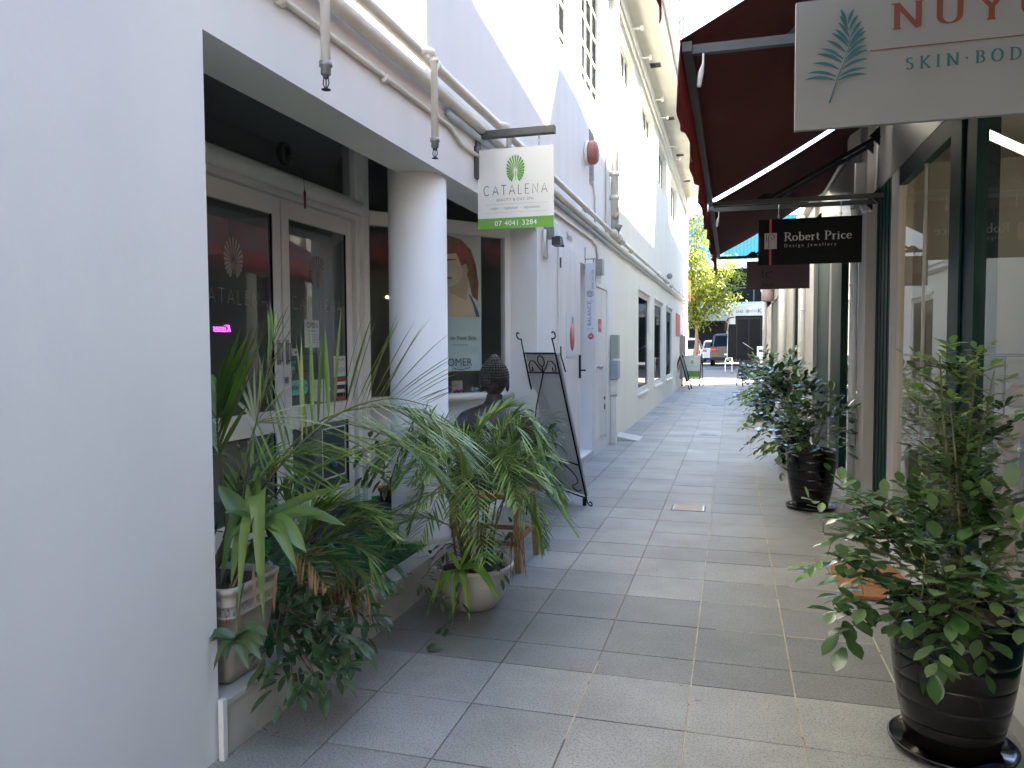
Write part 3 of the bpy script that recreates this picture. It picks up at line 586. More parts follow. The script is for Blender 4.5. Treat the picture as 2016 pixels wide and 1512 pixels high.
b = B(); b.box((XW-3.2, 11.3, .05), (XW-3.1, 29, 6.85)); b.box((XW-3.1, 11.3, 3.0), (XW-.262, 29, 3.1)); b.box((XW-3.1, 11.2, .05), (XW-.262, 11.3, 6.85)); b.box((XW-3.1, 11.3, 0), (XW-.262, 29, .05)); b.build('interior_wall', MATS['grey_partition'], lb)
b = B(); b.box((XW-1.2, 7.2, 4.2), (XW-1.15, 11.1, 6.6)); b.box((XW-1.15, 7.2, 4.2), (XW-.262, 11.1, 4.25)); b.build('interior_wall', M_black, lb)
b = B(); b.box((XW+.002, 24.0, 1.7), (XW+.02, 25.8, 2.4)); b.build('red_panel', M_redl, lb); b = B(); b.box((XW+.002, 25.9, .3), (XW+.10, 27.6, 1.75)); b.build('steel_cabinet', M_fascia, lb)

# ------------------------------------------------------------------ kerb, turf, mats
kb = thing('tiled_kerb', 'raised kerb of cream riser tiles with white top along spa recess', 'kerb', (-1.7, 4, 0))
b = B(); y = 2.17
while y < 6.58: y1 = min(y+.298, 6.58); b.box((-1.665, y+.0015, 0), (-1.652, y1-.0015, .188)); y += .3
b.build('riser_tile', M_tilek, kb)
b = B(); y = 2.17
while y < 6.58: y1 = min(y+.598, 6.58); b.box((-1.765, y+.001, .175), (-1.645, y1-.001, .2)); y += .6
b.build('top_tile', M_tilew, kb, bevel=.003)
b = B(); b.box((-1.77, 2.17, -.01), (-1.666, 6.58, .174)); b.build('core', M_tilek, kb)
b = B(); b.box((-1.66, 2.145, 0), (-1.64, 2.166, .21)); b.build('edge_trim', M_pale, kb)
b = B(); b.box((-2.77, 2.17, .191), (-1.766, 6.5, .206))
bb = B()
rg = random.Random(5)
for k in range(9000):
    px, py = rg.uniform(-2.75, -1.77), rg.uniform(2.6, 5.6); a = rg.uniform(0, 6.28); h = rg.uniform(.008, .016)
    bb.add([(px, py, .205), (px+.003*math.cos(a), py+.003*math.sin(a), .205), (px+.005*math.sin(a), py+.005*math.cos(a), .205+h)], [(0,1,2)], rg.random())
t = b.build('artificial_turf', M_turf); tag(t, 'bright green artificial turf laid in the spa recess', 'turf'); bb.build('blades', leafm('turf_blade', (.02,.15,.03), (.03,.2,.04), (.05,.28,.06), .6, .2), t)
b = B(); b.box((-2.72, 4.05, .207), (-2.25, 5.25, .222)); dm = b.build('doormat', M_matb, bevel=.004); tag(dm, 'black ribbed rubber doormat on turf before spa door', 'doormat')
b = B(); [b.box((-2.70+k*.02, 4.08, .2225), (-2.69+k*.02, 5.22, .227)) for k in range(23)]; b.build('ribs', M_matb, dm)
cm = B(); cm.prism([(.60,4.56),(.63,4.48),(1.0,4.50),(1.0,5.16),(.62,5.10),(.60,5.02)], (0,0,.006), (1,0,0), (0,1,0), .018); cm = cm.build('coir_doormat', M_coir); tag(cm, 'brown coir doormat on paving behind the nearest black pot', 'doormat')
b = B(); b.lathe((.80, 4.80, .0245), [(.10, 0), (.10, .0008)], 20); b.v = [(.8+(p[0]-.8)*.8, 4.8+(p[1]-4.8)*1.5, p[2]) for p in b.v]; b.build('worn_print', mat('dark_coir', (.14,.07,.03), .95, c2=(.38,.18,.07), scale=25), cm)
# drains
for k, (x0, x1, y0, y1, lab) in enumerate(((-.49, -.205, 6.56, 6.80, 'square inspection cover with pale stone infill in mid alley paving'), (-.48, -.21, 12.22, 12.5, 'slotted steel drain grate, second along the alley'), (-.46, -.15, 18.2, 18.6, 'small slotted drain grate far down the alley'), (-.6, .1, 27.3, 27.6, 'narrow dark drain grate at alley mouth'))):
    t = thing('drain_cover', lab, 'drain', ((x0+x1)/2, (y0+y1)/2, 0))
    b = B(); b.box((x0, y0, -.004), (x1, y1, .0015)); b.build('rim', M_black, t)
    w_ = .012; b = B(); b.box((x0+w_, y0+w_, .0), (x1-w_, y1-w_, .003)); b.build('frame', M_steel, t)
    b = B(); b.box((x0+w_*2, y0+w_*2, .001), (x1-w_*2, y1-w_*2, .0042)); b.build('infill', M_sand if k == 0 else M_dsteel, t)
    if k: b = B(); [b.box((x0+.03, y0+.03+q*.03, .002), (x1-.03, y0+.042+q*.03, .0052)) for q in range(int((y1-y0-.05)/.03))]; b.build('slats', M_steel, t)
b = B(); b.add([(-1.665,11.2,.07),(-1.665,11.75,.07),(-1.30,11.8,.006),(-1.30,11.2,.006),(-1.665,11.2,0),(-1.665,11.75,0)], [(0,3,2,1),(0,4,3),(1,2,5)]); tag(b.build('threshold_ramp', M_tilew), 'small white ramp wedge at foot of grey conduit post', 'ramp')

# ------------------------------------------------------------------ pipes
def pipe(name, label, pts, r, m=M_pipe, clips=(), group='pipes along the white wall'):
    t = thing(name, label, 'pipe', pts[0], group); b = B(); b.tube(pts, r, 14); b.build('pipe', m, t)
    if clips:
        for p in clips: b = B(); b.lathe((p[0], p[1]-.02, p[2]), [(r+.002, 0), (r+.010, .004), (r+.010, .036), (r+.002, .04)], 16, 'y'); b.box((p[0]-.05, p[1]-.01, p[2]-.012), (p[0]-.001, p[1]+.01, p[2]+.012)); b.build('clip', m, t)
    return t
mp_ = pipe('sprinkler_pipe', 'upper cream sprinkler pipe with hanging drops running along left wall', [(-1.59, -1, 2.93), (-1.59, 5, 2.95), (-1.59, 11, 2.95), (-1.59, 29, 3.08)], .03, M_pipe, [(-1.59, y_, 2.945) for y_ in (1.2, 4.0, 6.6, 8.6, 12.6)]+[(-1.59, y_, 2.95+.0072*(y_-11)) for y_ in (15, 18, 21, 24)])
for (yd, zb, xo) in ((2.69, 2.485, -1.52), (3.82, 2.485, -1.52), (5.22, 2.78, -1.52)):
    b = B(); b.tube([(-1.59, yd-.05, 2.945), (xo-.02, yd-.05, 2.945), (xo, yd-.03, 2.94), (xo, yd, 2.92), (xo, yd, zb)], .019, 14); b.lathe((xo, yd, 2.895), [(.0195, 0), (.025, .003), (.025, .02), (.0195, .023)], 16); dp = b.build('drop_pipe', M_pale, mp_)
    b = B(); b.lathe((xo, yd, zb), [(.013, -.035), (.02, -.03), (.02, -.005), (.026, 0), (.026, .018), (.02, .02)], 16); b.build('socket', M_fascia, dp)
    b = B(); b.lathe((xo, yd, zb-.045), [(.009, 0), (.012, .003), (.012, .012)], 10); [b.tube([(xo+s*.010, yd, zb-.045), (xo+s*.013, yd, zb-.065), (xo+s*.004, yd, zb-.082)], .0025, 6) for s in (-1, 1)]; b.tube([(xo, yd, zb-.045), (xo, yd, zb-.082)], .0025, 6); b.lathe((xo, yd, zb-.088), [(.018, 0), (.018, .002)], 14); b.build('sprinkler_head', M_dsteel, dp)
pipe('drain_pipe', 'thick lower pipe under the sprinkler pipe on left wall', [(-1.625, -1, 2.83), (-1.625, 4.3, 2.86), (-1.625, 11, 2.86), (-1.625, 29, 2.99)], .036, M_pipe)
pipe('blue_conduit', 'blue grey conduit hugging the wall below the sprinkler pipe', [(-1.648, 4.35, 2.80), (-1.648, 11, 2.80), (-1.648, 28, 2.93)], .022, M_pipeblue, [(-1.648, y_, 2.80) for y_ in (6, 9)])
pipe('thin_conduit', 'thin cream conduit with saddle clips running just above the shopfront opening', [(-1.655, -1, 2.70), (-1.655, 4.40, 2.735), (-1.655, 4.6, 2.68), (-1.655, 9.3, 2.70), (-1.655, 9.6, 2.66), (-1.655, 9.68, 2.5)], .013, M_pipe, [(-1.655, y_, 2.70+.006*y_) for y_ in (1.6, 2.6, 3.5)])
t = thing('junction_box', 'small grey junction box at end of thin conduit near white door', 'junction box', (-1.64, 9.68, 2.4)); b = B(); b.box((-1.665, 9.60, 2.30), (-1.58, 9.76, 2.50)); b.build('box', M_fascia, t, bevel=.006); b = B(); b.box((-1.66, 9.64, 2.20), (-1.60, 9.72, 2.295)); b.build('gland', M_pale, t)
t = pipe('downpipe', 'tall cream downpipe with collars rising up the left wall', [(-1.60, 10.8, 2.97), (-1.60, 10.8, 6.9)], .055, M_pipe, group=None)
b = B(); [b.lathe((-1.60, 10.8, z_), [(.056, 0), (.072, .005), (.072, .055), (.056, .06)], 20) for z_ in (3.45, 3.78)]; b.build('collar', M_pipe, t)
pipe('thin_conduit', 'thin vertical conduit just left of the tall downpipe', [(-1.655, 10.35, 2.9), (-1.655, 10.35, 6.9)], .012, M_pipe)
t = thing('pipe_valve', 'painted valve body with round cap on the sprinkler pipe below downpipe', 'valve', (-1.58, 10.8, 2.97))
b = B(); b.sphere((-1.575, 10.9, 2.95), (.07, .11, .07), 14, 9); b.tube([(-1.58, 10.5, 2.95), (-1.58, 11.5, 2.953)], .042, 14); [b.lathe((-1.58, y_, 2.95), [(.042, 0), (.06, .005), (.06, .03), (.042, .035)], 18, 'y') for y_ in (10.55, 10.72, 11.1, 11.35)]; b.build('body', M_pipe, t)
b = B(); b.tube([(-1.56, 10.62, 2.97), (-1.50, 10.60, 3.08)], .045, 14); b.build('cap', M_fascia, t); b = B(); b.lathe((-1.53, 10.4, 3.10), [(.0, 0), (.04, .02), (.05, .07), (.03, .1), (0, .11)], 12); b.build('gong', mat('worn_brass', (.35,.27,.2), .6), t)
t = thing('pipe_valve', 'smaller valve with round cap far along the sprinkler pipe', 'valve', (-1.58, 19, 3.0)); b = B(); [b.lathe((-1.585, y_, 3.01), [(.03, 0), (.06, .01), (.06, .08), (.03, .09)], 16, 'y') for y_ in (17.5, 19.0, 19.6, 21)]; b.build('body', M_pipe, t); b = B(); b.lathe((-1.50, 19.3, 3.12), [(.07, 0), (.07, .05)], 14, 'y'); b.build('cap', M_fascia, t)
# high rail pipe with outlets
t = thing('sprinkler_pipe', 'cream pipe pair with short outlets under the eave on left wall', 'pipe', (-1.6, 12, 6.5)); b = B(); b.tube([(-1.60, 9, 6.42), (-1.60, 29, 6.42)], .028, 10); b.tube([(-1.62, 9, 6.33), (-1.62, 29, 6.33)], .022, 10); b.build('pipe', M_pipe, t)
for y_ in (12.6, 13.9, 16.3, 17.6, 20.2, 21.6, 24.2): b = B(); b.tube([(-1.6, y_, 6.44), (-1.6, y_, 6.50), (-1.44, y_, 6.50)], .018, 8); b.lathe((-1.46, y_, 6.50), [(.02, 0), (.045, .01), (.045, .05), (.02, .06)], 12, 'x'); b.build('outlet', M_pale, t)
t = thing('alarm_bell', 'round faded red fire alarm bell on the left wall by louvre', 'alarm bell', (-1.6, 8.95, 3.64))
b = B(); b.lathe((-1.665, 8.95, 3.66), [(.14, 0), (.14, .03), (.12, .035)], 28, 'x'); b.build('base', M_pale, t); b = B(); b.lathe((-1.63, 8.95, 3.66), [(.125, 0), (.135, .02), (.135, .07), (.115, .10), (.06, .115), (0, .117)], 28, 'x'); b.build('gong', M_redbell, t)
pipe('thin_conduit', 'thin vertical conduit dropping from the red alarm bell', [(-1.655, 9.35, 3.4), (-1.655, 9.5, 3.25), (-1.655, 9.5, 2.75)], .012, M_pipe)
t = thing('flood_light', 'small grey sensor floodlight on white pier above door', 'floodlight', (-1.62, 6.95, 2.42)); b = B(); b.box((-1.665, 6.86, 2.40), (-1.57, 7.04, 2.54)); b.build('box', M_fascia, t, bevel=.006); b = B(); b.prism([(0,0),(.16,0),(.16,.03),(.1,.08),(0,.08)], (-1.60, 6.88, 2.33), (0,1,0), (0,0,1), .08); b.tube([(-1.56, 6.95, 2.36), (-1.50, 6.95, 2.32)], .012, 8); b.build('lamp_head', M_dsteel, t)
b = B(); b.tube([(-1.66, 6.86, 2.46), (-1.64, 6.78, 2.45), (-1.64, 6.76, 2.30), (-1.64, 6.82, 2.24), (-1.66, 6.92, 2.22)], .016, 10); b.build('conduit_bend', M_pale, t)
t = thing('meter_box', 'grey green electrical isolator boxes on conduit post by far door', 'meter box', (-1.62, 10.9, 1.2))
b = B(); b.box((-1.665, 10.82, 1.22), (-1.56, 11.06, 1.56)); b.build('upper_box', mat('green_grey_plastic', (.33,.36,.33), .5), t, bevel=.008)
b = B(); b.box((-1.665, 10.80, .93), (-1.555, 11.06, 1.19)); b.build('lower_box', mat('grey_plastic', (.32,.38,.42), .5), t, bevel=.008); b = B(); b.box((-1.665, 10.84, .70), (-1.57, 11.04, .92)); b.build('cover', M_pale, t); b = B(); b.box((-1.665, 10.86, 0), (-1.59, 11.0, .69)); b.build('conduit', M_pale, t)

# ------------------------------------------------------------------ hanging spa sign
t = thing('hanging_sign', 'cream square spa sign with green fan leaf and phone band hung from grey arm', 'sign', (-1.66, 4.55, 2.66))
ARY = 4.95
b = B(); b.box((-1.668, ARY-.14+.08, 2.53), (-1.650, ARY+.06, 2.74)); b.build('wall_plate', M_dsteel, t)
b = B(); b.bar((-1.66, ARY-.02, 2.665), (-1.125, 5.0, 2.86), .04, .045); b.v = []; b.f = []; b.t = []; b.sm = []
b.box((-1.649, ARY-.025, 2.795), (-1.125, ARY+.025, 2.845)); b.build('arm', M_dsteel, t, bevel=.004)
b = B(); b.box((-1.668, ARY-.035, 2.72), (-1.6495, ARY+.035, 2.87)); b.build('bracket', M_dsteel, t)
for xc in (-1.565, -1.235):
    b = B()
    for k in range(3):
        zc = 2.785-k*.024; h = k % 2
        b.tube([(xc+(.007*math.cos(R(a)) if h else 0), ARY+(0 if h else .007*math.cos(R(a))), zc+.014*math.sin(R(a))) for a in range(0, 361, 40)], .0022, 5)
    b.build('chain', M_steel, t)
b = B(); b.box((-1.665+.005, ARY-.006, 2.19), (-1.135, ARY+.006, 2.722)); bd = b.build('board', M_sign, t)
UX = (1, 0, 0)
b = B(); b.quad((-1.66, ARY-.0085, 2.19), (-1.135, ARY-.0085, 2.19), (-1.135, ARY-.0085, 2.262), (-1.66, ARY-.0085, 2.262)); b.build('green_band', M_band, bd)
fanleaf((-1.395, ARY-.0075, 2.568), UX, EZ, .108, 'leaf_logo', M_leafg, bd, n=21, w=.78, th=.002, a0=-60, a1=240)
lettering('CATALEnA', .062, (-1.62, ARY-.0075, 2.415), UX, EZ, 'lettering', M_txt, bd, .07, .07, .3, False, width=.445)
text('BEAUTY & DAY SPA', .027, (-1.40, ARY-.0075, 2.372), UX, EZ, 'lettering', M_txtg, bd, 'CENTER', thin=-.01, sp=1.1)
text('relax  ·  replenish  ·  rejuvenate', .027, (-1.40, ARY-.0075, 2.318), UX, EZ, 'lettering', M_txtg, bd, 'CENTER', thin=-.006, shear=.2)
b = B(); [b.quad((-1.61, ARY-.009, z_), (-1.18, ARY-.009, z_), (-1.18, ARY-.009, z_+.001), (-1.61, ARY-.009, z_+.001)) for z_ in (2.352, 2.297)]; b.build('rule', M_txtg, bd)
text('07 4041 3284', .048, (-1.395, ARY-.0085, 2.21), UX, EZ, 'lettering', M_txtw, bd, 'CENTER', sp=1.1)
# vertical blade sign
t = thing('blade_sign', 'tall narrow pale blue sign with red apple hanging by doors', 'sign', (-1.66, 8.9, 2.4))
YB = 8.9
b = B(); b.tube([(-1.668, YB, 2.56), (-1.668, YB, 2.42), (-1.55, YB, 2.42)], .005, 6); b.tube([(-1.665, YB, 2.42), (-1.665, YB, 2.375)], .004, 6); b.tube([(-1.57, YB, 2.42), (-1.57, YB, 2.375)], .004, 6); b.build('hanger', M_iron, t)
b = B(); b.box((-1.663, YB-.006, 1.45), (-1.545, YB+.006, 2.37)); b.v = [((-1.72+(p[0]+1.663)*1.0 if False else p[0]), p[1], p[2]) for p in b.v]; bd = b.build('board', M_signb, t)
DZ = (0, 0, 1); DXm = (-1, 0, 0)
text('BALANCE', .062, (-1.594, YB-.0075, 1.64), DZ, DXm, 'lettering', M_txt, bd, thin=-.012, sp=1.05, th=-.0+.002)
text('@', .085, (-1.585, YB-.0075, 1.97), DZ, DXm, 'lettering', M_txt, bd)
text('0466 264 154', .040, (-1.563, YB-.0075, 2.07), DZ, DXm, 'lettering', M_txtg, bd)
b = B(); [b.box((-1.645, YB-.0075, z_), (-1.562, YB-.0065, z_+.004)) for z_ in (1.60, 1.925)]; b.build('rule', M_txtg, bd)
b = B(); b.lathe((-1.597, YB-.0075, 1.515), [(.035, 0), (.035, -.001)], 24, 'y'); ap = b.build('apple', M_redl, bd); b = B(); b.tube([(-1.597, YB-.009, 1.548), (-1.592, YB-.009, 1.565), (-1.58, YB-.009, 1.568)], .003, 5); b.build('stalk', M_txt, ap)
text('oc', .034, (-1.615, YB-.0090, 1.507), UX, EZ, 'lettering', M_txtw, ap)

# ------------------------------------------------------------------ RIGHT building
XG = 1.13
rb = thing('shop_row', 'single storey shop row with cream pillars and dark green frames on right side', 'building', (1.2, 6, 0))
b = B(); y = -2
while y < 28.4: b.box((.985, y+.0015, -.01), (1.098, min(y+.597, 28.4), .07)); b.box((1.1005, y+.0015, -.01), (1.35, min(y+.597, 28.4), .0705)); y += .6
b.build('step_tile', M_tilew, rb, bevel=.003)
def fbox(y0, y1, m, name, x0=1.10, x1=1.2, z0=.072, z1=2.62, bev=.004): b = B(); b.box((x0, y0, z0), (x1, y1, z1)); return b.build(name, m, rb, bevel=bev)
fbox(6.66, 7.02, M_pillar, 'pillar', 1.02, 1.099, z1=3.3)
fbox(6.12, 6.87, M_green, 'frame_post', 1.10); fbox(5.88, 6.119, M_pillar, 'frame_post', 1.10)
b = B()
for q in range(5): b.box((1.094, 6.18+q*.13, .08), (1.0995, 6.20+q*.13, 2.61))
b.build('post_fluting', M_green, rb)
fbox(4.10, 4.56, M_green, 'frame_post', 1.10); fbox(4.30, 4.36, M_green, 'frame_rib', 1.085, 1.0995)
fbox(8.62, 9.46, M_green, 'frame_post', 1.09); fbox(9.47, 9.74, M_pillar, 'frame_post', 1.10); fbox(9.76, 11.0, M_green, 'frame_post', 1.10)
fbox(11.02, 12.2, M_pillar, 'pillar', 1.05, 1.2, z1=3.3); fbox(12.22, 13.03, M_green, 'frame_post', 1.10); fbox(13.04, 13.9, M_pillar, 'pillar', 1.08, 1.2, z1=3.3)
fbox(13.92, 14.2, M_green, 'frame_post', 1.10); fbox(14.75, 15.0, M_green, 'frame_post', 1.10); fbox(15.02, 18.9, M_pillar, 'pillar', 1.08, 1.2, z1=3.3)
fbox(18.92, 20.7, M_pillar, 'pillar', 1.12, 1.2, z1=3.3); fbox(20.72, 23.6, M_green, 'shutter', 1.15, 1.2); fbox(23.62, 28.4, M_pillar, 'pillar', 1.10, 1.2, z1=3.3)
b = B(); b.box((1.10, 28.15, .0), (4.5, 28.4, 3.3)); b.box((1.2, 7.1, .0), (4.6, 7.25, 3.0)); b.build('side_wall', M_pillar, rb)
# fascia / parapet / gutter
b = B(); b.box((1.10, -3, 2.622), (1.16, 6.65, 3.28)); b.box((1.10, 7.03, 2.622), (1.16, 28.4, 3.28)); b.box((1.102, 6.655, 2.622), (1.16, 7.025, 3.28)); b.build('fascia', M_fascia, rb)
b = B(); b.box((.96, -3, 3.29), (1.12, 28.4, 3.42)); b.build('gutter', M_pale, rb, bevel=.01)
b = B(); b.box((1.121, -3, 3.30), (4.0, 28.4, 3.40)); b.build('roof', M_fascia, rb)
b = B(); b.box((1.105, -3, 2.50), (1.155, 4.09, 2.621)); b.box((1.105, 4.57, 2.50), (1.155, 5.87, 2.621)); b.box((1.105, 7.03, 2.50), (1.155, 8.61, 2.621)); b.build('window_head', M_green, rb)
for (y0, y1, z0) in ((-3, 4.09, .42), (4.57, 5.87, .30), (7.03, 8.61, .10), (14.21, 14.74, .1)):
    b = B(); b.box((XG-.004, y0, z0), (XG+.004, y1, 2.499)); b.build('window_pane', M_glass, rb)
b = B(); b.box((1.105, -3, .073), (1.16, 4.09, .20)); b.box((1.105, 4.57, .073), (1.16, 5.87, .15)); b.build('window_base', M_tilew, rb)
b = B(); b.box((1.11, -3, .201), (1.15, 4.09, .41)); b.box((1.11, 4.57, .151), (1.15, 5.87, .295)); b.build('base_tile', mat('teal_glass_tile', (.03,.14,.12), .15, c2=(.04,.17,.15), scale=3), rb)
for q_ in ((1.12, 1.094, 1.106, .42), (1.12, 2.894, 2.906, .42), (1.118, 5.2, 5.22, .30), (1.10, 7.95, 8.0, .1)): b = B(); b.box((q_[0], q_[1], q_[3]), (1.143, q_[2], 2.499)); b.build('glazing_bar', M_fascia, rb)
# interiors
b = B(); b.box((4.0, -3, .07), (4.1, 7.1, 3.0)); b.box((1.2, -3.1, .07), (4.1, -3, 3.0)); b.box((2.3, 5.4, .07), (4.0, 5.5, 2.9)); b.build('interior_wall', M_int, rb)
b = B(); b.box((1.18, 6.9, .075), (4.0, 7.09, 2.9)); b.build('interior_wall', mat('pale_partition', (.62,.62,.58), .7, c2=(.56,.56,.52), scale=1.5), rb)
b = B(); b.box((1.352, -3, .0), (4.1, 7.1, .072)); b.build('interior_floor', M_intfloor, rb)
b = B(); b.box((1.165, -3, 2.86), (4.1, 11, 2.92)); b.build('interior_ceiling', M_intceil, rb)
b = B(); b.box((1.5, 9.2, .07), (4.0, 9.3, 2.9)); b.box((2.6, 7.26, .07), (2.7, 9.2, 2.9)); b.box((1.35, 7.26, 0), (4.0, 9.3, .07)); b.build('interior_wall', MATS['pale_partition'], rb)
b = B(); b.box((1.21, 9.3, .07), (1.25, 28.1, 3.28)); b.build('back_wall', M_dark, rb)
# warm downlights
for q, (x_, y_) in enumerate(((1.9, 4.6), (1.9, 5.0), (2.3, 4.8), (2.5, 3.4), (1.8, 2.4))):
    b = B(); b.lathe((x_, y_, 2.10 if q < 3 else 2.3), [(.022, 0), (.022, .03), (.01, .05)], 10); f = b.build('pendant_lamp', mat('warm_bulb', (1,.8,.5), .5, emit=(1,.68,.32), estr=6), rb)
    b = B(); b.tube([(x_, y_, (2.15 if q < 3 else 2.35)), (x_, y_, 2.86)], .003, 5); b.build('cord', M_black, f)
    if q in (1, 3, 4): ld = bpy.data.lights.new('bulb_light', 'POINT'); ld.energy = .45; ld.color = (1, .80, .56); ld.shadow_soft_size = .05; lo = bpy.data.objects.new('bulb_light', ld); col.objects.link(lo); lo.location = (x_, y_, 2.0 if q < 3 else 2.2)
def cabinet(x0, x1, y0, y1, lab):
    t = thing('display_cabinet', lab, 'cabinet', ((x0+x1)/2, (y0+y1)/2, .075))
    b = B(); b.box((x0, y0, .83), (x1, y1, .96)); b.build('wooden_top', M_wood, t, bevel=.004)
    for xx in (x0, x1-.09):
        for yy in (y0, y1-.09): b = B(); b.box((xx+.004, yy+.004, .075), (xx+.086, yy+.086, .829)); b.build('leg', M_wood, t)
    b = B(); b.box((x0+.03, y0+.03, .961), (x1-.03, y1-.03, .985)); b.build('display_bed', M_paper, t)
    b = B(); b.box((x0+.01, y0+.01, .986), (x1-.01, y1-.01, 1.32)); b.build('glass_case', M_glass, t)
    b = B()
    for xx in (x0+.01, x1-.01):
        for yy in (y0+.01, y1-.01): b.box((xx-.004, yy-.004, .962), (xx+.004, yy+.004, 1.325))
    for yy in (y0+.01, y1-.01): b.box((x0, yy-.004, 1.322), (x1, yy+.004, 1.33))
    for xx in (x0+.01, x1-.01): b.box((xx-.004, y0, 1.322), (xx+.004, y1, 1.33))
    b.build('edge_strip', M_black, t)
    b = B(); b.lathe(((x0+x1)/2, (y0+y1)/2, .986), [(.07, 0), (.09, .04), (.09, .1), (.05, .15)], 8); b.build('bust_stand', M_wood, t)
cabinet(1.55, 2.1, 5.15, 6.3, 'wooden legged glass display cabinet seen through far shop window'); cabinet(1.42, 1.95, 2.3, 3.75, 'wooden display cabinet just inside nearest shop window')
# downpipes, conduit, meter box on right facade
def dpipe(y, x, z1, lab, rh=False, r=.032):
    t = thing('downpipe', lab, 'pipe', (x, y, .07)); b = B(); b.tube([(x, y, .072), (x, y, z1)], r, 14); b.build('pipe', M_pale, t)
    b = B(); [b.lathe((x, y, z_), [(r+.001, 0), (r+.006, .003), (r+.006, .022), (r+.001, .025)], 14) for z_ in (.8, 1.9)]; b.build('clip', M_pale, t)
    if rh: b = B(); b.prism([(-.06,0),(.06,0),(.10,.22),(-.10,.22)], (x-.06, y, z1), (0,1,0), (0,0,1), .12); b.build('rainhead', M_pale, t)
dpipe(7.12, 1.00, 3.05, 'cream downpipe with rainhead behind the near beige pillar', True); dpipe(11.9, .99, 3.28, 'cream downpipe against the second beige pillar', r=.036); dpipe(16.6, .99, 3.28, 'stout cream downpipe in middle of the shop row', r=.07); dpipe(25.5, 1.0, 3.28, 'farthest downpipe near alley mouth on right', r=.07)
t = thing('meter_box', 'grey switch box high on the near beige pillar', 'meter box', (1.0, 6.75, 2.7)); b = B(); b.prism([(0,0),(.20,0),(.20,.36),(0,.36)], (1.018, 6.68, 2.52), (0,1,0), (0,0,1), -.001); b.v = []; b.f = []; b.t = []; b.sm = []; b.box((.93, 6.70, 2.52), (1.019, 6.92, 2.86)); b.build('box', M_fascia, t, bevel=.01)
b = B(); b.tube([(.98, 6.74, 2.52), (1.0, 6.70, 2.46), (1.05, 6.645, 2.46), (1.075, 6.62, 2.55), (1.085, 6.60, 3.2)], .009, 8); b.build('conduit', M_pale, t)

# ------------------------------------------------------------------ awnings
AG = 'maroon awnings along the shop row'
def awning(y0, y1, lab, seed, tip=True):
    t = thing('awning', lab, 'awning', (.4, (y0+y1)/2, 2.5), AG); r_ = random.Random(seed)
    def zf(s, q): return 2.515+.735*s-.10*s*(1-s)-.012*math.sin(math.pi*q)*math.sin(math.pi*s)
    b = B(); nx, ny = 12, 16; vs = []
    for i in range(nx+1):
        for j in range(ny+1):
            s, q = i/nx, j/ny; vs.append((-.19+1.26*s, y0+(y1-y0)*q, zf(s, q)))
    b.add(vs, [(i*(ny+1)+j, (i+1)*(ny+1)+j, (i+1)*(ny+1)+j+1, i*(ny+1)+j+1) for i in range(nx) for j in range(ny)], None, True)
    o = b.build('canopy', M_maroon, t); sm = o.modifiers.new('thick', 'SOLIDIFY'); sm.thickness = .003
    b = B(); n_ = int((y1-y0)/.05); vs = []
    for j in range(n_+1):
        q = j/n_; yy = y0+(y1-y0)*q; wav = .012*math.sin(yy*7+seed)+.006*math.sin(yy*19); sc_ = .03*abs(math.sin(math.pi*(y0+(y1-y0)*q)/.55))
        vs += [(-.192, yy, 2.515), (-.195+wav*.5, yy, 2.39), (-.195+wav, yy, 2.285-sc_)]
    b.add(vs, [(3*j+k, 3*j+3+k, 3*j+4+k, 3*j+1+k) for j in range(n_) for k in (0, 1)], None, True)
    o = b.build('valance', M_maroonf, t); sm = o.modifiers.new('thick', 'SOLIDIFY'); sm.thickness = .003
    b = B(); b.box((-.185, y0+.01, 2.475), (-.15, y1-.01, 2.51)); b.build('front_rail', M_dsteel, t)
    for yy in (y0+.02, y1-.05):
        b = B(); b.box((-.149, yy, 2.468), (1.05, yy+.028, 2.50)); b.build('side_bar', M_dsteel, t)
        b = B(); b.bar((.22, yy+.045, 2.49), (1.02, yy+.045, 2.92), .022, .026); b.prism([(0,0),(.14,0),(.10,.05),(.06,.05)], (.16, yy+.058, 2.50), (1,0,0), (0,0,1), .02); b.build('support_arm', M_black, t)
        b = B(); b.prism([(0,-.07),(0,.07),(-.07,0)], (1.02, yy+.06, 2.92), (1,0,0), (0,0,1), .03); b.build('arm_bracket', M_black, t); b = B(); b.prism([(0,-.06),(0,.06),(-.06,0)], (1.02, yy+.06, 2.485), (1,0,0), (0,0,1), .03); b.build('arm_bracket', M_black, t)
    b = B(); b.tube([(1.05, y0, 3.24), (1.05, y1, 3.24)], .035, 12); b.build('roller', M_fascia, t)
    b = B(); b.tube([(-.11, y0+.02, 2.465), (-.11, y0+.02, 2.43), (-.118, y0+.03, 2.40), (-.125, y0+.03, 2.35)], [.003, .004, .010, .008], 8); b.build('tie_strap', M_paper, t)
awning(-.6, 2.15, 'nearest maroon awning directly over the viewer, only its corner in view', 1); awning(2.9, 6.15, 'big maroon awning behind the white fern sign', 2); awning(6.34, 9.9, 'maroon awning over the black jewellery sign', 4)
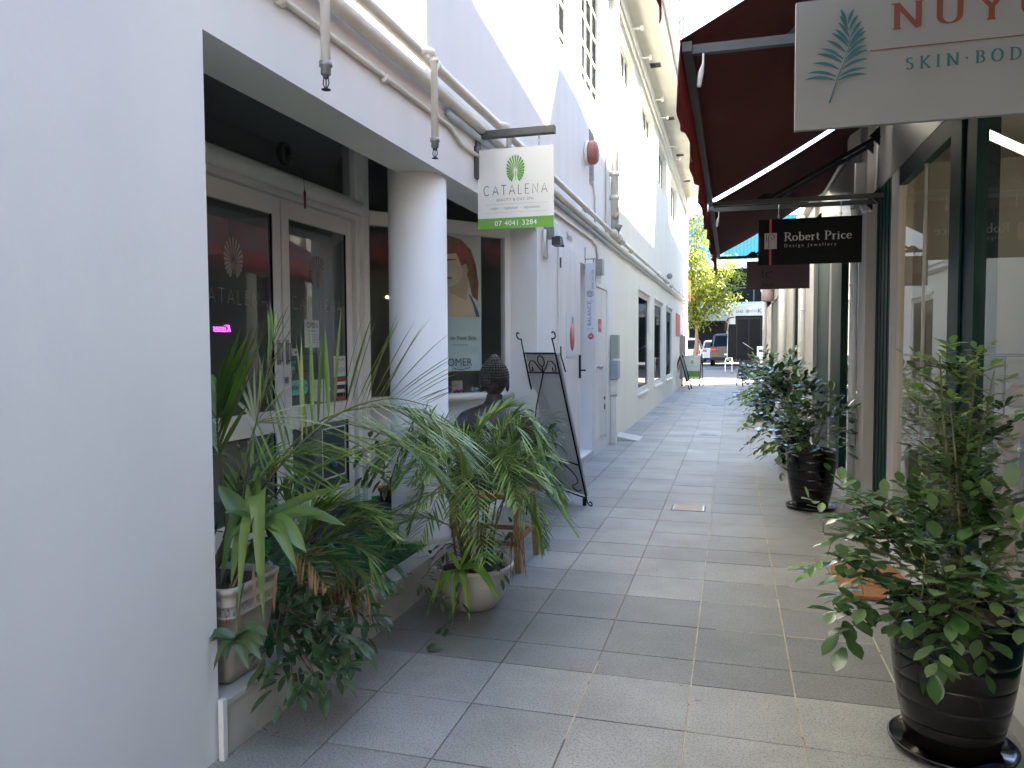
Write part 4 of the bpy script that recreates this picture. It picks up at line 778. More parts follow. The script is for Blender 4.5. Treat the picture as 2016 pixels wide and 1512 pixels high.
# ------------------------------------------------------------------ right-hand hanging signs
def hsign(name, lab, x0, x1, y, z0, z1, m, hangz, th=.012, hooks=True):
    t = thing(name, lab, 'sign', ((x0+x1)/2, y, z1)); b = B(); b.box((x0, y-th/2, z0), (x1, y+th/2, z1)); bd = b.build('board', m, t, bevel=.002)
    for xx in (x0+.2*(x1-x0), x1-.2*(x1-x0)):
        b = B(); b.tube([(xx, y, z1), (xx, y, z1+.012)]+[(xx+.009*math.sin(R(a)), y, z1+.021-.009*math.cos(R(a))) for a in range(0, 361, 45)]+[(xx, y, hangz)], .0025, 6); b.build('hook', M_steel, t)
    return t, bd
t, bd = hsign('hanging_sign', 'large white sign with teal fern and copper lettering at top right', .176, 1.06, 2.5, 2.048, 2.428, M_signw, 2.5, .02)
YS = 2.5-.0105
b = B()
o = Vector((.31, YS-.002, 2.262)); K = .00135
def px(x, y): return Vector((.174+(x-1562)*K, YS-.002, 2.428-(y-8-(x-1565)*-.055)*K*1.11))
stem = [(1636,208),(1650,165),(1665,125),(1676,90),(1668,52)]
sp1 = catmull([px(*q) for q in stem], 24); b.tube(sp1[:20], [.0022-.00006*i for i in range(20)], 5)
for k in range(11):
    t_ = k/10; q = sp1[int(6+t_*17)]
    for sg in (-1, 1):
        Ln = (.088-.040*t_)*(1.0 if sg < 0 else .92); an = R(6+t_*62)
        d = Vector((sg*math.cos(an), 0, math.sin(an))); s = Vector((-d.z, 0, d.x)); STK[0] = (STK[0]+1) % 9; lay = Vector((0, -.0001*STK[0]-.0003, 0)); vs = []
        for i in range(8):
            u_ = i/7; c = q+d*(.004+Ln*u_)+Vector((0,0,1))*Ln*.30*(u_-u_*u_)*1.3+lay; ww = .0046*math.sin(math.pi*min(u_*.9+.08, 1))
            vs += [c+s*ww, c-s*ww]
        b.add(vs, [(2*i, 2*i+1, 2*i+3, 2*i+2) for i in range(7)])
b.build('fern_logo', M_teal, bd)
lettering('NUYU', .072, (.440, YS, 2.317), UX, EZ, 'lettering', M_copper, bd, .17, .05, .32, True, width=.40)
b = B(); b.box((.383, YS-.001, 2.262), (1.03, YS, 2.2645)); b.build('rule', M_copper, bd)
lettering('SKIN.BODY', .034, (.478, YS, 2.198), UX, EZ, 'lettering', M_teal, bd, .16, .07, .38, True, width=.34)
t, bd = hsign('hanging_sign', 'black jewellery sign with tan monogram plate and silver lettering', .188, .92, 6.2, 2.012, 2.36, M_boardb, 2.47)
YS = 6.2-.0065
b = B(); b.quad((.268, YS-.001, 2.013), (.284, YS-.001, 2.013), (.284, YS-.001, 2.359), (.268, YS-.001, 2.359)); b.build('red_stripe', M_red, bd)
b = B(); b.quad((.232, YS-.002, 2.135), (.322, YS-.002, 2.135), (.322, YS-.002, 2.255), (.232, YS-.002, 2.255)); pl = b.build('monogram_plate', M_tan, bd)
b = B()
uu, vv = Vector(UX), Vector(EZ)
for pts in ([(.247,.05),(.247,.11)], [(.262,.005),(.262,.085),(.266,.10),(.275,.108),(.292,.106),(.305,.095),(.306,.08),(.295,.07),(.283,.073),(.281,.084),(.288,.088)], [(.303,.052),(.303,.057)]):
    stroke(b, pts, Vector((0, YS-.003, 2.137)), uu, vv, 1, .005, .004, .001)
b.build('monogram', M_txt, pl)
lettering('Robert Price', .062, (.375, YS, 2.192), UX, EZ, 'lettering', M_silver, bd, .13, .05, .05, True, width=.475)
text('Design Jewellery', .034, (.375, YS, 2.145), UX, EZ, 'lettering', M_silver, bd, sp=1.55, thin=-.01)
t, bd = hsign('hanging_sign', 'mauve salon sign with monogram hanging behind the black sign', .16, .86, 9.5, 2.058, 2.39, M_mauve, 2.5)
YS = 9.5-.0065
b = B()
for pts in ([(.34,.22),(.34,.13)], [(.41,.20),(.385,.19),(.38,.15),(.40,.125),(.43,.13)], [(.43,.19),(.45,.21),(.41,.20)]): stroke(b, pts, Vector((.0, YS-.001, 2.06)), uu, vv, 1, .01, .006, .001)
b.build('monogram', M_txt, bd); text('Kiaana', .055, (.40, YS, 2.10), UX, EZ, 'lettering', M_txt, bd, 'CENTER', shear=.4); b = B(); b.quad((.27, YS-.001, 2.085), (.55, YS-.001, 2.085), (.55, YS-.001, 2.088), (.27, YS-.001, 2.088)); b.build('rule', M_txt, bd)
b = B(); b.lathe((.95, 22.5, 2.6), [(0, 0), (.14, .02), (.17, .07), (.17, .4), (.0, .41)], 20); tag(b.build('wall_lamp', mat('pinkish_shade', (.62,.46,.40), .5, c2=(.58,.42,.36), scale=3)), 'rounded pinkish lamp housing on far end of shop row', 'wall lamp')
# ------------------------------------------------------------------ placing aid: a point seen in direction (px,py) at depth Y
def at(px_, py_, Y):
    d = Fv+Rt2*((px_-1008)/1500)-Up2*((py_-756)/1500); t = Y/d.y
    return Vector((0, 0, 1.4))+d*t
# ------------------------------------------------------------------ unseen taller block behind the shops, top shaped to cast the alley's shade
prof = [(-8,5.4),(1.7,5.4),(1.85,3.0),(4.18,2.97),(4.28,6.4),(4.86,6.4),(4.95,3.75),(7.05,3.5),(7.55,4.25),(8.5,4.2),(9.1,4.1),(10.9,3.88),(11.0,3.55),(17.2,3.62),(17.7,5.4),(20.8,5.4),(21.4,4.7),(28.0,4.5)]  # parapet outline follows the shadow edge wanted on the left wall
rear = thing('rear_shade_block', 'unseen taller block behind the row of shops, top edge shaped to cast shade', 'building', (4.4, 10, 0))
pp_ = [(y_+5.09, z_+7.92) for y_, z_ in prof]
b = B(); k = len(pp_); nl = 'x'
vs = [(4.4, q[0], 10.8) for q in pp_]+[(4.4, q[0], q[1]) for q in pp_]+[(4.6, q[0], 10.8) for q in pp_]+[(4.6, q[0], q[1]) for q in pp_]
fs = []
for i in range(k-1): fs += [(i, i+1, k+i+1, k+i), (2*k+i+1, 2*k+i, 3*k+i, 3*k+i+1), (k+i, k+i+1, 3*k+i+1, 3*k+i)]
fs += [(0, k, 3*k, 2*k), (k-1, 3*k-1, 4*k-1, 2*k-1)]
b.add(vs, fs); b.build('parapet', M_pillar, rear)
b = B(); b.box((4.4, pp_[0][0], 0), (11, pp_[-1][0], 10.799)); b.build('wall', M_pillar, rear)
b = B(); [b.box((4.36, q*2.2, 4.5+z_*3), (4.398, q*2.2+1.1, 6.0+z_*3)) for q in range(-1, 15) for z_ in range(2)]; b.build('window', M_boardb, rear)

# ------------------------------------------------------------------ pots
PG = 'glossy black planter pots in front of the shops'
def black_pot(x, y, lab, h=.50, r=.207, rb_=.14):
    t = thing('planter_pot', lab, 'planter', (x, y, 0), PG)
    prof_ = []
    for i in range(26):
        q = i/25; rr = rb_+(r-rb_)*q**.9+.012*math.sin(q*math.pi); prof_.append((rr, .018+q*(h-.018)))
        if i in (5, 9, 13, 17, 21): prof_.append((rr-.0012, prof_[-1][1]+.002)); prof_.append((rr+.0004, prof_[-1][1]+.002))
    prof_ += [(r+.006, h+.002), (r+.004, h+.01), (r-.012, h+.008), (r-.016, h-.03)]
    b = B(); b.lathe((x, y, 0), prof_+[(r-.03, h-.05)], 48); b.build('pot', M_potblack, t)
    b = B(); b.lathe((x, y, 0), [(rb_+.02, .0), (rb_+.055, .012), (rb_+.062, .03), (rb_+.055, .032), (rb_+.04, .014), (0, .012)], 40); b.build('saucer', M_potblack, t)
    b = B(); b.lathe((x, y, h-.045), [(r-.02, 0), (r-.05, .012), (0, .015)], 24); b.build('soil', M_soil, t)
    return t
black_pot(.745, 2.90, 'nearest glossy black pot with saucer at lower right corner')
black_pot(.66, 6.95, 'second black pot from the viewer, beside the near beige pillar')
black_pot(.70, 9.6, 'third black pot from the viewer, partly behind the second'); black_pot(.62, 15.5, 'fourth black pot from the viewer, far down the alley')
def compound(bd_, by, p, d, size, up=Vector((0,0,1)), young=False, n=5):
    d = Vector(d).normalized(); s = d.cross(up)
    if s.length < .15: s = Vector((rnd(-1,1), rnd(-1,1), 0))
    s.normalize(); tgt = by if young else bd_; q = Vector(p); L_ = size*2.2
    for k in range(n):
        f = (k+1)/(n+.3); c = q+d*L_*f-Vector((0,0,1))*L_*.25*f*f
        if k == n-1: dd = d*1.0+Vector((rnd(-.2,.2), rnd(-.2,.2), rnd(-.3,.1)))
        else: sg = -1 if k % 2 else 1; dd = d*.6+s*sg*.9+Vector((0,0,rnd(-.45,.25)))
        blade(tgt, c, dd, size*rnd(.85, 1.25), size*.60, 3.0, 4, rnd(.05, .4), peak=.55, up=up)
def shrub(name, lab, base, ends, size, seed, dens=16, young=.25, cat='shrub', spread=.10, group='leafy shrubs in black pots'):
    random.seed(seed); t = thing(name, lab, cat, base, group); bs, bd_, by = B(), B(), B(); base = Vector(base)
    for e in ends:
        e = Vector(e); L_ = (e-base).length; mid = base.lerp(e, .5)+Vector((rnd(-.03,.03), rnd(-.03,.03), .12*L_ if e.z-base.z > .1 else .30*L_))
        C = catmull([base+Vector((rnd(-.05,.05), rnd(-.05,.05), 0)), mid, e], 14)
        bs.tube(C, [.0075*(1-.75*i/14)*min(1.3, max(.6, L_*1.6)) for i in range(15)], 6)
        n_ = max(6, int(dens*L_/.6))
        for k in range(n_):
            q = .28+.72*(k+.5)/n_; i = min(int(q*14), 13); p = C[i].lerp(C[i+1], q*14-i); d = (C[i+1]-C[i]).normalized()
            a = rnd(0, 6.283); s = d.cross(Vector((.3,.2,1))).normalized(); s2 = s.cross(d); out = s*math.cos(a)+s2*math.sin(a)
            tw = p+out*rnd(.2, 1)*spread+Vector((0,0,rnd(-.02,.04))); bs.tube([p, p.lerp(tw, .5)+Vector((0,0,.008)), tw], [.0025, .002, .0015], 4, False)
            yg = rnd(0, 1) < (young*2.2 if q > .85 else young*.5)
            compound(bd_, by, tw, out*.8+d*.6+Vector((0,0,.1)), size*rnd(.75, 1.25)*(.8 if yg else 1), young=yg, n=random.choice((5, 5, 7)))
    bs.build('stem', M_stem, t); bd_.build('foliage', L_shrub, t)
    if by.v: by.build('young_foliage', L_young, t)
    return t
c1 = (.745, 2.90, .47)
shrub('potted_shrub', 'tall bushy shrub with bright young tips in the nearest black pot', c1,
      [at(1850,700,3.0), at(1925,690,3.05), at(1955,740,3.0), at(1870,790,2.95), at(1930,830,3.05), at(1880,900,2.95), at(1850,960,2.9), at(1910,960,2.95)], .046, 11, 22, .95, spread=.075)
shrub('potted_shrub', 'low spreading dark leaved shrub spilling over nearest black pot rim', c1,
      [at(1610,1045,2.8), at(1650,1000,2.95), at(1730,975,3.1), at(1770,1020,2.95), at(1625,1130,2.75), at(1700,1075,2.75), at(1755,1230,2.66), at(1810,1180,2.6), at(1880,1200,2.6), at(1930,1225,2.62),
       at(1960,1110,2.7), at(2010,1040,2.75), at(2010,1100,2.72), at(1850,1090,2.7), at(1790,1090,2.75), at(1870,1040,2.85), at(1700,1000,3.0)], .072, 12, 10, .16, spread=.10)
c2 = (.66, 6.95, .49)
shrub('potted_shrub', 'dark leaved shrub in the second black pot leaning over the alley', c2,
      [at(1500,838,6.8), at(1515,872,6.75), at(1550,785,6.9), at(1600,795,7.0), at(1640,800,7.0), at(1655,845,6.9), at(1585,815,6.7), at(1625,825,6.7), at(1540,860,6.6), at(1660,815,7.0), at(1625,860,6.6)], .080, 13, 11, .10, spread=.13)
shrub('potted_shrub', 'broad leafy shrub in the third black pot, with fresh green top', (.70, 9.6, .49),
      [at(1485,745,9.4), at(1475,785,9.3), at(1505,720,9.6), at(1530,712,9.7), at(1550,745,9.7), at(1585,760,9.8), at(1510,815,9.2), at(1590,735,9.8), at(1530,780,9.2), at(1480,760,9.3), at(1545,720,9.7), at(1570,745,9.6)], .10, 14, 15, .5, spread=.16)
shrub('potted_shrub', 'small leafy shrub in the fourth black pot far along', (.62, 15.5, .49),
      [at(1480,725,15), at(1490,712,15.5), at(1505,712,16), at(1500,735,15), at(1475,745,15), at(1512,730,15.5)], .12, 15, 12, .2, spread=.2)

# ------------------------------------------------------------------ left square planter
random.seed(21)
PL = (-1.80, 2.36)
t = thing('square_planter', 'cream square tapered planter with ring pattern band on the kerb', 'planter', (PL[0], PL[1], .207))
def sqring(hx, hy, z, n=6, rc=.25):
    out = []; r_ = min(hx, hy)*rc
    for cx, cy, a0 in ((1,1,0), (-1,1,90), (-1,-1,180), (1,-1,270)):
        for i in range(n): a = R(a0+90*i/(n-1)); out.append((PL[0]+cx*(hx-r_)+r_*math.cos(a), PL[1]+cy*(hy-r_)+r_*math.sin(a), z))
    return out
def sqloft(b, prof_):
    vs = []; m_ = 24
    for h_, z_ in prof_: vs += sqring(h_, h_, z_)
    fs = [(i*m_+k, i*m_+(k+1) % m_, (i+1)*m_+(k+1) % m_, (i+1)*m_+k) for i in range(len(prof_)-1) for k in range(m_)]
    b.add(vs, fs+[tuple(range(m_-1, -1, -1))], None, True)
b = B(); sqloft(b, [(.095,.208),(.105,.24),(.122,.32),(.136,.41),(.142,.455),(.149,.458),(.149,.465),(.144,.468),(.145,.498),(.151,.501),(.151,.508),(.146,.511),(.148,.54),(.158,.548),(.160,.565),(.148,.568),(.14,.55),(.13,.53)]); b.build('pot', M_potcream, t)
b = B()
for k in range(9):
    o_ = -.125+k*.0312
    for nx, ny in ((1, 0), (0, -1)):
        ce = Vector((PL[0]+nx*.1455+(o_ if not nx else 0), PL[1]+ny*.1455+(o_ if nx else 0), .483)); ux = Vector((0,1,0)) if nx else Vector((1,0,0))
        b.tube([ce+ux*.011*math.cos(R(a))+Vector((0,0,.011*math.sin(R(a)))) for a in range(0, 361, 45)], .0022, 5, False); b.sphere(ce, .003, 6, 4)
b.build('ring_pattern', M_potcream, t)
b = B(); b.box((PL[0]-.13, PL[1]-.13, .52), (PL[0]+.13, PL[1]+.13, .545)); b.build('soil', M_soil, t)
# broad strap-leaved plant
random.seed(5)
t = thing('strap_plant', 'broad strap leaved plant arching from the cream square planter', 'plant', (-1.76, 2.38, .55))
bl, bs = B(), B(); hub = at(506, 1030, 2.40); bs.tube([(-1.78, 2.38, .54), hub-Vector((0,0,.06)), hub], [.016, .014, .010], 8)
def leafto(b, o, e, wd, droop=.25, n=7, peak=.35, tint=None, fold=.35):
    o, e = Vector(o), Vector(e); L_ = (e-o).length; C = catmull([o, o.lerp(e, .5)+Vector((0,0,droop*L_)), e], n); vs = []
    for i in range(n+1):
        t_ = i/n; d = (C[min(i+1, n)]-C[max(i-1, 0)]).normalized(); s = d.cross(Vector((-.25,-.6,1))); s = s.normalized() if s.length > .01 else Vector((1,0,0)); nn = s.cross(d)
        ww = wd*((.4+.6*math.sin(t_/peak*math.pi/2)) if t_ < peak else math.cos((t_-peak)/(1-peak)*math.pi/2)**.7)/2+.0004
        vs += [C[i]-s*ww+nn*ww*fold, C[i]-s*ww*.5+nn*ww*fold*.3, C[i], C[i]+s*ww*.5+nn*ww*fold*.3, C[i]+s*ww+nn*ww*fold]
    b.add(vs, [(5*i+k, 5*i+k+1, 5*i+6+k, 5*i+5+k) for i in range(n) for k in range(4)], rnd(.1, .9) if tint is None else tint, True)
for (ex, ey, Y_, wd, dr) in ((682,958,2.62,.040,.05), (612,1004,2.52,.034,.12), (682,1036,2.5,.038,.14), (604,1088,2.35,.042,.25), (430,955,2.42,.042,.03), (508,915,2.45,.032,0), (487,950,2.4,.026,0),
                         (434,1160,2.30,.040,.55), (455,1152,2.25,.036,.45), (520,1225,2.25,.040,.75), (455,1060,2.28,.034,.3), (560,980,2.6,.03,.1),(640,1010,2.45,.03,.08),(585,1120,2.3,.03,.3),(440,1010,2.3,.034,.1),(470,1190,2.2,.03,.6)):
    leafto(bl, hub+Vector((rnd(-.01,.01), rnd(-.01,.01), rnd(-.04,0))), at(ex, ey, Y_), wd*1.75, dr)
bl.build('leaf', L_strap, t); bs.build('stem', M_stem, t)
bd_ = B()
for (px1, py1, px2, py2) in ((455,1150,450,1270), (500,1120,505,1200), (470,1130,440,1255), (548,1120,540,1210), (470,1150,475,1280)): leafto(bd_, at(px1,py1,2.28), at(px2,py2,2.2), .014, .1, 6, .5, fold=1.2)
bd_.build('withered_leaf', L_dry, t)
# lower rosette hanging over the pot corner
t = thing('strap_plant', 'small drooping rosette hanging over front corner of square planter', 'plant', at(465,1240,2.16)); b = B(); h2 = at(462,1255,2.16)
for (ex, ey) in ((388,1285),(395,1265),(420,1320),(520,1272),(515,1300),(528,1252),(445,1300),(490,1320)): leafto(b, h2, at(ex, ey, 2.12), .040, .2)
leafto(b, at(480,1150,2.25), h2, .01, .1); b.build('leaf', L_dark, t)
# tall palm at wall corner
random.seed(31)
t = thing('palm', 'tall feather palm with long arching fronds beside white wall corner', 'palm', (-1.9, 2.45, .2)); bl, bs = B(), B()
bs.tube([(-1.93, 2.5, .2), (-1.93, 2.5, .55), at(470, 1010, 2.5)], [.022, .02, .012], 8)
P = lambda *a: [at(*q) for q in a]
frond(bl, bs, P((450,1060,2.5),(540,930,2.5),(650,825,2.55),(760,785,2.6),(850,800,2.66)), 34, .40, .018, 62, .9, .007, .2, .15, updir=(0,-1,.1))
frond(bl, bs, P((452,1060,2.55),(560,960,2.6),(680,900,2.65),(800,880,2.75),(880,960,2.85)), 30, .27, .012, 55, 3.2, .005, .3, .1)
frond(bl, bs, P((450,1060,2.5),(600,850,2.6),(760,800,2.75),(880,850,2.9),(930,930,3.0)), 34, .26, .012, 50, 3.2, .005, .45, .1)
frond(bl, bs, P((448,1050,2.45),(436,930,2.45),(428,850,2.45),(426,760,2.46)), 17, .42, .030, 34, .25, .008, .45, .0, updir=(0,-1,0), tint=.05)
frond(bl, bs, P((470,1040,2.45),(490,900,2.45),(525,740,2.47),(545,640,2.5)), 6, .20, .010, 20, .6, .005, .5, .0, updir=(0,-1,0))
frond(bl, bs, P((455,1060,2.42),(500,960,2.45),(570,900,2.5),(680,890,2.55)), 20, .22, .012, 55, 3.0, .005, .25, .1)
frond(bl, bs, P((440,1060,2.6),(470,960,2.7),(520,900,2.8),(590,930,2.85)), 22, .24, .014, 60, 3.0, .005, .25, .1)
bl.build('frond', L_palm, t); bs.build('stem', M_stem, t)
bl, bs = B(), B()
hub = at(505, 832, 2.48)
for (ex, ey) in ((520,700),(500,715),(543,705),(455,725),(590,745),(560,775),(622,795),(610,820),(440,770),(660,840),(600,850),(475,700)): leafto(bl, hub, at(ex, ey, 2.5), .013, .06, 5, .35)
bs.tube(P((455,1060,2.5),(470,940,2.48),(505,832,2.48)), .004, 6); bl.build('pale_frond', L_straw, t); bs.build('frond_stalk', M_stem, t)
# feathery small palm spilling right, with one orange dead frond
random.seed(41)
t = thing('cane_palm', 'low yellow green feather palm spilling over the kerb with orange frond', 'palm', (-1.9, 2.7, .21)); bl, bs, bo = B(), B(), B(); o = at(590, 1110, 2.75)
for (m1, m2, e) in (((650,1040),(720,1020),(790,1060)), ((640,1010),(700,1000),(770,1030)), ((640,1070),(710,1080),(765,1165)), ((630,1090),(700,1120),(740,1190)), ((600,1050),(620,1000),(680,990)), ((600,1060),(570,1010),(560,960)), ((650,1060),(690,1040),(740,1050)),
                    ((640,1100),(680,1150),(700,1210)), ((620,1030),(660,990),(720,1000))):
    frond(bl, bs, [o]+[at(m1[0], m1[1], 2.8), at(m2[0], m2[1], 2.85), at(e[0], e[1], 2.85)], 24, .17, .012, 42, 3.0, .003, .2, .15)
frond(bo, bs, P((560,1100,2.45),(575,1085,2.42),(610,1110,2.42),(645,1160,2.4)), 14, .11, .011, 65, 2.5, .003, .1, .0, updir=(0,-1,.3))
bl.build('frond', L_cane, t); bs.build('stem', M_stem, t); bo.build('dead_frond', L_dry, t)
# dark rambling plants hanging over the kerb
random.seed(51)
def ramble(name, lab, base, spots, size, m, n, cat='plant', young=None, rr=.09, flat=1):
    t = thing(name, lab, cat, base); bl, bs = B(), B(); base = Vector(base)
    for c, cnt in spots:
        c = Vector(c); mid = base.lerp(c, .5)+Vector((rnd(-.04,.04), rnd(-.04,.04), .08)); bs.tube(catmull([base, mid, c], 8), .003, 5)
        for k in range(cnt):
            q = c+Vector((rnd(-1,1), rnd(-1,1), rnd(-1,1)))*rr; d = (q-c).normalized()+Vector((.3,-.3,-.35))
            blade(bl, q, d, size*rnd(.7, 1.3), size*.36, rnd(3, 7), 4, .3, peak=.42)
    bl.build('foliage', m, t); bs.build('stem', M_bark, t); return t
ramble('trailing_plant', 'dark trailing foliage hanging down the kerb face beside planter', (-1.78, 2.65, .3), [(at(*q), 13) for q in ((570,1180,2.6),(600,1230,2.5),(640,1200,2.6),(560,1290,2.42),(590,1300,2.42),(640,1290,2.45),(620,1330,2.4),(680,1190,2.75),(700,1230,2.7),(660,1150,2.8),(590,1130,2.75),(690,1260,2.6),(575,1345,2.35),(660,1330,2.42),(610,1150,2.6),(560,1230,2.5),(540,1260,2.45),(630,1250,2.5),(660,1240,2.6),(720,1200,2.8))], .085, L_dark, 10, rr=.065)
ramble('leafy_plant', 'mass of mid green leaves growing in the recess behind square planter', (-2.1, 2.7, .25), [(at(*q), 11) for q in ((520,1120,2.9),(560,1070,2.9),(480,1080,2.8),(620,1110,3.0),(680,1110,3.1),(450,1000,2.9),(500,960,3.0),(540,1010,3.0),(470,920,2.9),(720,1130,3.1),(640,1150,3.0),(700,1160,3.0),(740,1100,3.2))], .10, L_dark, 10, rr=.09)
bd_ = B(); random.seed(8)
for k in range(40): p_ = at(rnd(640,730), rnd(1120,1180), rnd(2.65,2.85)); leafto(bd_, p_, p_-Vector((rnd(-.03,.03), rnd(-.03,.03), rnd(.08,.16))), .006, .0, 4, .4)
tag(bd_.build('dead_fronds', L_dry), 'bundle of brown dead fronds hanging over the kerb top', 'dead fronds')
t = thing('terracotta_pot', 'small terracotta pot on turf beside the column', 'pot', (-2.1, 5.2, .2)); c_ = at(762, 975, 5.3)
b = B(); b.lathe((c_.x, c_.y, .207), [(.045, 0), (.06, .10), (.07, .10), (.07, .125), (.06, .125), (.055, .10), (0, .10)], 20); b.build('pot', M_terra, t)

# ------------------------------------------------------------------ round bowl and cane palm
BC = (-1.335, 3.84)
t = thing('bowl_planter', 'round glazed cream bowl planter on the paving before the column', 'planter', (BC[0], BC[1], 0))
b = B(); b.lathe((BC[0], BC[1], 0), [(.10,.0),(.125,.01),(.165,.06),(.192,.12),(.205,.18),(.205,.205),(.222,.218),(.226,.232),(.215,.242),(.198,.235),(.19,.20),(.18,.19)], 48); b.build('bowl', M_potgloss, t)
b = B(); b.lathe((BC[0], BC[1], .195), [(.188,0),(.1,.02),(0,.025)], 24); b.build('soil', M_soil, t)
random.seed(61)
t = thing('cane_palm', 'bushy golden cane palm filling the round cream bowl', 'palm', (BC[0], BC[1], .21)); bl, bs = B(), B()
for k in range(16):
    a = k*2.4+rnd(-.3,.3); r_ = rnd(.02, .10); lean = rnd(.05, .22); x0, y0 = BC[0]+r_*math.cos(a), BC[1]+r_*math.sin(a); h = rnd(.30, .52)
    x1, y1 = x0+lean*math.cos(a)*.6, y0+lean*math.sin(a)*.6; bs.tube([(x0, y0, .21), ((x0+x1)/2, (y0+y1)/2, .21+h*.5), (x1, y1, .21+h)], [.008, .006, .004], 6)
    for q in range(2):
        a2 = a+rnd(-.7,.7); L_ = rnd(.28, .46); top = rnd(.12, .26)*(1.25 if q == 0 else .7)
        p0 = Vector((x1, y1, .21+h)); e = p0+Vector((math.cos(a2)*L_, math.sin(a2)*L_, rnd(-.14, .08))); m_ = p0+Vector((math.cos(a2)*L_*.4, math.sin(a2)*L_*.4, top))
        frond(bl, bs, [p0, m_, e], 26, .19, .0095, 55, 2.6, .003, .12, .2)
for pts in (((930,900,3.9),(880,850,3.9),(820,850,3.8),(760,900,3.7),(720,960,3.7)), ((940,930,3.9),(1000,830,4.0),(1040,820,4.0),(1065,880,4.0),(1075,950,4.0)), ((930,920,3.9),(850,870,3.8),(780,870,3.8),(730,930,3.7)), ((950,930,3.9),(1020,900,3.9),(1080,930,3.9),(1110,990,3.9)),
            ((940,920,3.9),(900,850,3.9),(850,840,3.8),(810,900,3.7)), ((960,940,3.9),(1010,960,3.8),(1050,1010,3.8),(1070,1080,3.8)), ((900,960,3.8),(830,980,3.7),(770,1010,3.7),(730,1010,3.7)), ((930,900,3.9),(940,850,3.9),(980,810,3.95),(1010,800,4.0)), ((900,1040,3.8),(840,1020,3.7),(790,1030,3.65),(780,1070,3.65)), ((950,960,3.8),(930,900,3.7),(900,870,3.6),(850,900,3.55)), ((950,1000,3.8),(990,930,3.7),(1040,930,3.7),(1080,960,3.7))):
    frond(bl, bs, P(*pts), 36, .22, .0105, 55, 2.6, .004, .12, .1)
bl.build('frond', L_cane, t); bs.build('stem', M_stem, t)
random.seed(62)
t = thing('strap_plant', 'lime strap leaves draping over the rim of the cream bowl', 'plant', at(905,1120,3.62)); b = B(); h_ = at(905, 1122, 3.66)
for (ex, ey, Y_, wd, dr) in ((838,1218,3.52,.036,.25), (983,1180,3.5,.036,.25), (925,1225,3.5,.024,.3), (945,1048,3.7,.026,.1), (870,1180,3.5,.02,.3), (880,1090,3.7,.022,.2), (890,1240,3.48,.02,.3), (1000,1110,3.7,.02,.25)): leafto(b, h_, at(ex, ey, Y_), wd*1.3, dr)
b.build('leaf', L_lime, t)
ramble('trailing_plant', 'dark leaves and dry stalks around the rim of cream bowl', (BC[0], BC[1], .24), [(at(*q), 9) for q in ((850,1100,3.7),(880,1080,3.75),(970,1090,3.75),(1000,1070,3.8),(830,1140,3.6),(985,1120,3.8),(900,1180,3.52),(860,1170,3.52),(940,1090,3.75),(1010,1040,3.9),(885,1235,3.46))], .06, L_dark, 8, rr=.045)
b = B(); q_ = at(852, 1290-14, 3.2); leafto(b, Vector((q_.x-.03, q_.y, .012)), Vector((q_.x+.05, q_.y+.01, .012)), .035, .15); tag(b.build('fallen_leaf', L_dark), 'single fallen leaf on the paving before the cream bowl', 'leaf')
bd_ = B(); [leafto(bd_, at(1020+rnd(-10,10), 1040, 3.8), at(1020+rnd(-22,22), rnd(1100,1150), 3.78), .006, .05, 4) for k in range(14)]; tag(bd_.build('dead_fronds', L_dry), 'brown dead frond tip hanging beside timber stand leg', 'dead fronds')
M_litter = leafm('litter', (.06,.04,.025), (.1,.07,.04), (.2,.17,.1), .8, .1); random.seed(9)
b = B()
for k in range(46):
    x_, y_ = rnd(-1.63,-1.5)**1 if k % 2 else rnd(-1.6,.9), rnd(2.2, 9); 
    if k % 2: x_ = -1.64+abs(random.gauss(0,.05))
    a = rnd(0, 6.28); blade(b, (x_, y_, .003), (math.cos(a), math.sin(a), .05), rnd(.008,.03), .006, 0, 2, .3)
b.build('leaf_litter', M_litter, kind='stuff')

# ------------------------------------------------------------------ statue on timber stand
SC = Vector((-1.475, 4.70, 0))
t = thing('timber_stand', 'small square timber stool carrying the stone statue', 'stand', (SC.x, SC.y, 0))
b = B(); b.box((SC.x-.24, SC.y-.24, .455), (SC.x+.24, SC.y+.24, .485)); b.build('top', M_rawwood, t, bevel=.004)
for sx in (-1, 1):
    for sy in (-1, 1): b = B(); b.bar((SC.x+sx*.20+(.0), SC.y+sy*.20, .454), (SC.x+sx*.22, SC.y+sy*.22, .0), .035, .035, (0,1,0)); b.build('leg', M_rawwood, t)
b = B(); [b.box((SC.x-.19, SC.y+s*.205-.008, .16), (SC.x+.19, SC.y+s*.205+.008, .19)) for s in (-1, 1)]; [b.box((SC.x+s*.205-.008, SC.y-.18, .18), (SC.x+s*.205+.008, SC.y+.18, .21)) for s in (-1, 1)]; b.build('stretcher', M_rawwood, t)
st = thing('statue', 'dark stone seated statue with curled hair knots, seen from behind', 'statue', (SC.x, SC.y, .486))
fd = Vector((-.35, .94, 0)).normalized(); sd_ = Vector((fd.y, -fd.x, 0))
def sp3(a, bb_, z): return SC+fd*a+sd_*bb_+Vector((0,0,z))
b = B(); vs = []; N_ = 20
for z_, ra, rb2, oa in ((.487,.17,.26,.05),(.53,.18,.275,.06),(.57,.15,.25,.04),(.61,.105,.17,0),(.68,.095,.145,-.01),(.78,.10,.155,-.01),(.88,.105,.185,-.015),(.945,.095,.215,-.015),(.985,.075,.205,-.01),(1.01,.06,.14,-.005),(1.03,.052,.075,0),(1.06,.048,.055,0),(1.10,.05,.052,0)):
    vs += [sp3(oa+ra*math.cos(2*math.pi*k/N_), rb2*math.sin(2*math.pi*k/N_), z_) for k in range(N_)]
